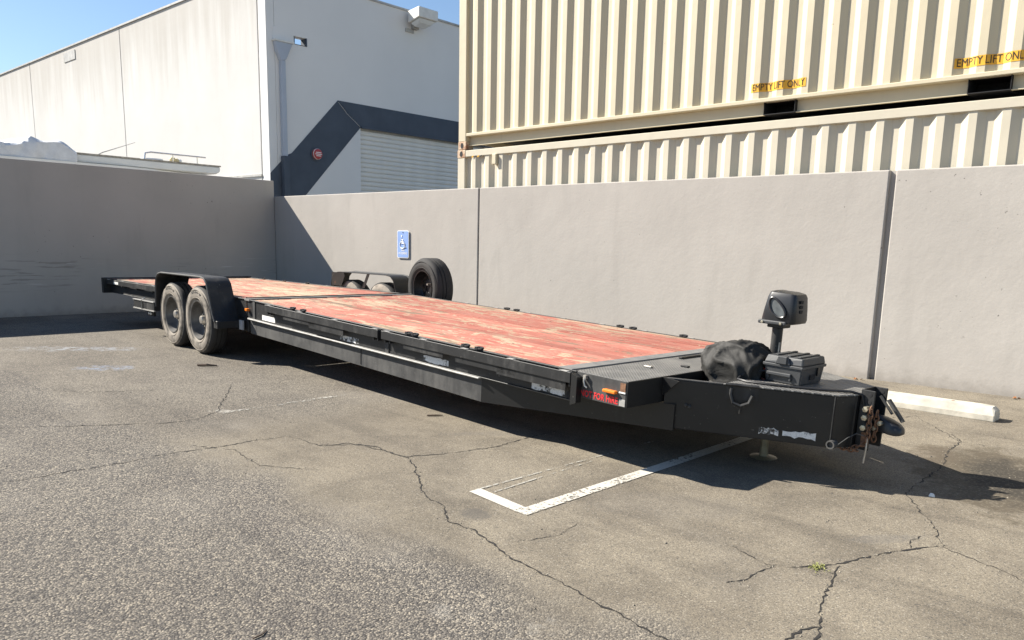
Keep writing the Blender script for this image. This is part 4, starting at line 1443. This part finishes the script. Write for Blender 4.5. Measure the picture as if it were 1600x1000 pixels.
for x, z in ((6.735, .505), (6.705, .47)):
    m = part(F); m.lathe([(.0001, -.072), (.014, -.07), (.014, -.04), (.0001, -.04)], 8, 'y', (x, YC, z)); m.build('coupler_bolt', M['bolt'], cp)
# safety chains
def chain(pts, side):
    for i, (a, b) in enumerate(zip(pts[:-1], pts[1:])):
        a, b = Vector(a), Vector(b)
        c = (a+b)/2
        d = (b-a).normalized()
        L = (b-a).length*.72
        ref = Vector((1, 0, 0)) if i % 2 else Vector((0, 1, 0))
        u = (ref-d*ref.dot(d)).normalized()
        ring_ = []
        for k in range(14):
            an = 2*math.pi*k/14
            e = d*(L*math.cos(an))+u*(.013*math.sin(an))
            ring_.append(c+e)
        m = part(F); m.tube(ring_, .0048, 6, closed=True); m.build('chain_link', M['rust'], tr)
chain([(6.70, 1.17, .60-i*.030) if i < 8 else (6.70-.022*(i-7), 1.17-.01*(i-7), .385-.012*(i-7)) for i in range(11)], 0)
chain([(6.715, 1.225, .575-.03*i) for i in range(7)], 1)
chain([(6.66-.024*i, 1.15, .335+.004*math.sin(i*2.0)) for i in range(6)], 1)
m = part(F); m.tube([(6.70, 1.165, .42), (6.705, 1.16, .36), (6.70, 1.16, .27)], .0055, 6); m.build('breakaway_pin', M['hub'], tr)
m = part(F); m.tube([(6.59, 1.04, .372), (6.63, 1.07, .42), (6.66, 1.11, .445), (6.69, 1.16, .43)], .003, 5); m.build('breakaway_cable', M['black_grey'], tr)
m = part(F); m.box(6.66, 6.69, 1.178, 1.196, .37, .445); m.build('rusty_tab', M['rust'], tr)
# power lead along the plate
m = part(F); m.tube([(5.985, 1.02, .72), (5.96, .985, .68), (5.975, .925, .666), (6.05, .90, .667), (6.2, .945, .668), (6.34, 1.02, .667), (6.48, 1.09, .67), (6.58, 1.16, .672), (6.63, 1.19, .66), (6.645, 1.195, .60)], .0085, 7); m.build('power_lead', M['cable'], tr, smooth=True)

# --- electric tongue jack
jx_, jy_ = 6.005, YC
m = part(F); m.lathe([(.034, .36), (.034, 1.0), (.0001, 1.0)], 20, 'z', (jx_, jy_, 0)); m.lathe([(.0001, .30), (.034, .30), (.034, .36)], 20, 'z', (jx_, jy_, 0)); m.build('jack_tube', M['black'], tr, smooth=True)
m = part(F); m.lathe([(.026, .115), (.026, .31)], 18, 'z', (jx_, jy_, 0)); m.build('jack_inner_tube', M['jack_tube'], tr, smooth=True)
m = part(F); m.lathe([(.0001, .107), (.085, .107), (.088, .115), (.06, .121), (.028, .124), (.028, .15)], 24, 'z', (jx_, jy_, 0)); m.build('jack_foot', M['jack_tube'], tr, smooth=True)
m = part(F); m.lathe([(.05, .655), (.05, .69), (.036, .70)], 18, 'z', (jx_, jy_, 0)); m.build('jack_collar', M['black_clean'], tr)
# head: tapered rounded housing
m = part(F)
vs, fs = [], []
hs = [(1.010, .112, .095), (1.03, .116, .10), (1.10, .108, .098), (1.17, .098, .092), (1.195, .088, .082), (1.203, .06, .06)]
nn = 24
hcx = jx_+.035
for z, hx, hy in hs:
    for k in range(nn):
        a = 2*math.pi*k/nn
        ca, sa = math.cos(a), math.sin(a)
        e = .32
        vs.append((hcx+hx*math.copysign(abs(ca)**e, ca)+(z-1.0)*.06, jy_+hy*math.copysign(abs(sa)**e, sa), z+ (.010 if z > 1.18 else 0)*(ca*-.6)))
for i in range(len(hs)-1):
    for k in range(nn):
        fs.append((i*nn+k, i*nn+(k+1) % nn, (i+1)*nn+(k+1) % nn, (i+1)*nn+k))
fs.append(tuple(range(nn))[::-1]); fs.append(tuple((len(hs)-1)*nn+k for k in range(nn)))
m.add(vs, fs)
hd = m.build('jack_head', M['plastic_dark'], tr, smooth=True)
m = part(F); m.box(hcx-.118, hcx+.07, jy_-.112, jy_+.10, .998, 1.022); m.build('head_base', M['plastic'], hd, .006, seg=2)
m = part(F)
ov = []
for k in range(26):
    a = 2*math.pi*k/26
    r_ = 1.0
    ex = .046*math.cos(a); ez = .060*math.sin(a)
    ov.append((hcx-.012+ex*(1-.25*math.sin(a))-ez*.55+.01, jy_-.1035-.0, 1.105+ez))
m.tube(ov, .0075, 6, closed=True)
m.build('oval_frame', M['plastic_dark'], hd, smooth=True)
m = part(F)
m.add([(p.x if hasattr(p, 'x') else p[0], jy_-.1015, p[2]) for p in ov], [tuple(range(26))])
m.build('oval_window', M['plastic_grey'], hd)
for z in (1.085, 1.115, 1.145):
    m = part(F); m.box(hcx+.112, hcx+.119, jy_-.035, jy_+.0, z-.010, z+.010); m.build('switch', M['pocket'], hd, .002)
for x in (hcx-.085, hcx+.04):
    m = part(F); m.lathe([(.009, 0), (.009, -.007), (.0001, -.008)], 6, 'y', (x, jy_-.112, 1.009)); m.build('head_screw', M['bolt'], hd)
m = part(F); m.box(jx_+.028, jx_+.036, jy_-.022, jy_-.004, .80, .88); m.build('warning_label', M['plastic_grey'], tr)
m = part(F); m.box(jx_-.05, jx_+.06, jy_-.05, jy_+.05, .972, .9975); m.build('head_mount', M['black'], tr, .004)

# ------------------------------------------------------------------ battery box on the tongue
fo = tr.matrix_basis if False else Matrix.Translation((TX, TY, 0)) @ Matrix.Rotation(PSI, 4, 'Z')
def on_trailer(x, y, z):
    return fo @ (FR @ Vector((x, y, z)))
bb = thing('battery_box', 'black plastic battery box beside the jack post on the trailer tongue', 'battery box', on_trailer(6.185, 1.215, .661), (0, -TAU, PSI))
m = MB(); m.add([(-.112, -.135, 0), (.112, -.135, 0), (.112, .135, 0), (-.112, .135, 0), (-.122, -.145, .10), (.122, -.145, .10), (.122, .145, .10), (-.122, .145, .10)],
                [(0, 3, 2, 1), (4, 5, 6, 7), (0, 1, 5, 4), (1, 2, 6, 5), (2, 3, 7, 6), (3, 0, 4, 7)])
base = m.build('box_body', M['plastic'], bb, .006, seg=2)
m = MB(); m.box(-.131, .131, -.154, .154, .0995, .118); m.build('lid_rim', M['plastic'], bb, .004, seg=2)
m = MB(); m.add([(-.126, -.149, .1185), (.126, -.149, .1185), (.126, .149, .1185), (-.126, .149, .1185), (-.115, -.13, .165), (.119, -.138, .165), (.119, .138, .165), (-.115, .13, .165)],
                [(0, 3, 2, 1), (4, 5, 6, 7), (0, 1, 5, 4), (1, 2, 6, 5), (2, 3, 7, 6), (3, 0, 4, 7)])
lid = m.build('lid', M['plastic'], bb, .008, seg=2)
m = MB(); m.box(-.03, .03, -.166, -.140, .12, .168); m.prism([(-.052, .118), (.052, .118), (.03, .166), (-.03, .166)], 'y', -.158, -.139); m.build('vent_hood', M['plastic'], lid, .004)
for x in (-.07, .01, .075):
    m = MB(); m.box(x, x+.022, -.125, .125, .1655, .173); m.build('lid_rib', M['plastic'], lid, .003)
m = MB(); m.box(-.10, .06, -.158, -.136, .045, .066); m.box(-.10, -.085, -.150, -.134, .02, .066); m.box(.045, .06, -.150, -.134, .02, .066); m.build('handle', M['plastic'], base, .004)
m = MB(); m.box(.118, .124, -.03, .03, .03, .06); m.build('strap_slot', M['pocket'], base)
m = MB(); m.box(.119, .130, .05, .075, .05, .11); m.build('latch', M['plastic_dark'], base)
for i, mt in enumerate(('cable', 'wire_red', 'cable')):
    m = MB(); m.tube([(-.12, -.07-.03*i, .06), (-.155, -.09-.03*i, .09-.02*i), (-.17, -.10-.02*i, .03), (-.16, -.11, .008), (-.10, -.17, .010)], .0055, 6); m.build('lead_wire', M[mt], bb, smooth=True)

# ------------------------------------------------------------------ winch under its cover
bag = thing('winch_cover', 'creased black vinyl cover over a winch beside the jack post', 'cover', on_trailer(5.835, 1.155, .5475), (0, -TAU, PSI))
bm = bmesh.new()
bmesh.ops.create_icosphere(bm, subdivisions=5, radius=1)
rb = random.Random(5)
from mathutils import noise as mn
def smin(a, b, k):
    h = max(k-abs(a-b), 0)/k
    return min(a, b)-h*h*k*.25
for v in bm.verts:
    p = v.co.normalized()
    e = .62
    sx = math.copysign(abs(p.x)**e, p.x); sy_ = math.copysign(abs(p.y)**e, p.y)
    zz = .165+.165*math.copysign(abs(p.z)**.75, p.z)
    taper = 1-.36*max(0, p.z)**1.6
    x = .212*sx*taper
    y = .185*sy_*taper
    ang = math.atan2(p.y, p.x)
    # cloth drawn tight over a few hard points: planes meeting in soft ridges that run down and out
    q = Vector((p.x*1.25+.9, p.y*1.25-.4, p.z*.8))
    r1 = 1-abs(mn.noise(q*1.3+Vector((3.2, 1.1, .4))))*2.2
    r2 = 1-abs(mn.noise(Vector((ang*1.15, p.z*1.3+.5, 6.2))))*2.4
    body = max(0, 1-abs(p.z)**4)
    r3 = 1-abs(mn.noise(Vector((p.x*2.3+p.z*1.9, p.y*2.3, p.z*2.2+9.3))))*2.4
    dsp = .030*(max(r1, 0)**3-.3)+.018*(max(r2, 0)**3-.3)*body+.006*(max(r3, 0)**3-.3)
    low_ = max(0, .13-zz)/.13
    dsp += .006*math.sin(ang*24+2*mn.noise(p*3))*low_
    x += p.x*dsp; y += p.y*dsp; zz += p.z*dsp*.8
    if zz < .06:
        k = 1-.12*(1-max(zz, 0)/.06)
        x *= k; y *= k
    v.co = Vector((x, y, max(zz, .004)))
me = bpy.data.meshes.new('cover_skin')
bm.to_mesh(me); bm.free()
for pl in me.polygons:
    pl.use_smooth = True
me.materials.append(M['vinyl'])
o = bpy.data.objects.new('cover_skin', me); COL.objects.link(o); o.parent = bag
m = MB()
m.tube([(.196*math.cos(a*math.pi/16), .176*math.sin(a*math.pi/16), .055+.006*math.sin(a*3)) for a in range(32)], .008, 6, closed=True)
m.build('elastic_hem', M['vinyl'], bag, smooth=True)

# ------------------------------------------------------------------ small things on the asphalt
wd_ = thing('weed', 'small green weed growing from a crack in the asphalt', 'weed', (-1.204, 3.372, gh(-1.204, 3.372)))
rw = random.Random(9)
m = MB()
for i in range(70):
    a = rw.uniform(0, 6.28); L = rw.uniform(.008, .022); hgt = rw.uniform(.003, .016)
    bx_, by_ = rw.gauss(0, .016), rw.gauss(0, .026)
    d = Vector((math.cos(a), math.sin(a), 0)); s_ = Vector((-d.y, d.x, 0))*rw.uniform(.002, .0045)
    b0 = Vector((bx_, by_, .001))
    mid = b0+d*L*.5+Vector((0, 0, hgt)); tip = b0+d*L+Vector((0, 0, hgt*.5))
    m.add([b0, mid+s_, tip, mid-s_], [(0, 1, 2, 3)])
m.build('leaves', M['weed'], wd_)
def stick(x, y, a, L, r, label, name='stick', mat='wood_chip', cat='stick'):
    m = MB(); d = Vector((math.cos(a), math.sin(a), 0))
    m.tube([-d*L/2+Vector((0, 0, r)), Vector((.01*d.y, -.01*d.x, r*1.5)), d*L/2+Vector((0, 0, r))], [r, r*1.1, r*.6], 6)
    o = m.build(name, M[mat], None)
    o.location = (x, y, gh(x, y)+.001)
    tag(o, label, cat)
stick(-7.559, 3.75, .7, .20, .012, 'short dark stick on the asphalt beside the front wheel')
stick(-4.456, 4.03, .9, .12, .006, 'thin brown twig on the asphalt at the shadow edge of the trailer')
stick(-2.42, 1.35, 1.9, .07, .003, 'small dark twig on the coarse asphalt in the foreground')
m = MB()
bmx = [(0, 0, 0), (.035, .005, 0), (.03, .03, 0), (.0, .028, 0), (.006, .006, .018), (.026, .008, .02), (.024, .024, .016), (.006, .022, .02)]
m.add(bmx, [(0, 3, 2, 1), (4, 5, 6, 7), (0, 1, 5, 4), (1, 2, 6, 5), (2, 3, 7, 6), (3, 0, 4, 7)])
o = m.build('stone', M['tape_clean'], None, .003); o.location = (-1.13, 4.776, gh(-1.13, 4.776)+.001)
tag(o, 'pale stone on the asphalt near the shadow of the tongue jack', 'stone')
for i, (x, y, lab) in enumerate(((-1.34, 8.25, 'curled brown dry leaf at the wall foot right of the wheel stop'), (-2.72, 8.2, 'curled brown dry leaf at the wall foot by the wide wall joint'))):
    m = MB()
    for k in range(4):
        a = k*1.5+i
        d = Vector((math.cos(a), math.sin(a), 0))*.03
        s_ = Vector((-d.y, d.x, 0))*.5
        b0 = Vector((.02*k-.03, .008*k, .002))
        m.add([b0, b0+d*.5+s_+Vector((0, 0, .012)), b0+d+Vector((0, 0, .02)), b0+d*.5-s_+Vector((0, 0, .006))], [(0, 1, 2, 3)])
    o = m.build('dry_leaf', M['leaf'], None)
    o.location = (x, y, gh(x, y)+.001)
    tag(o, lab, 'leaf')
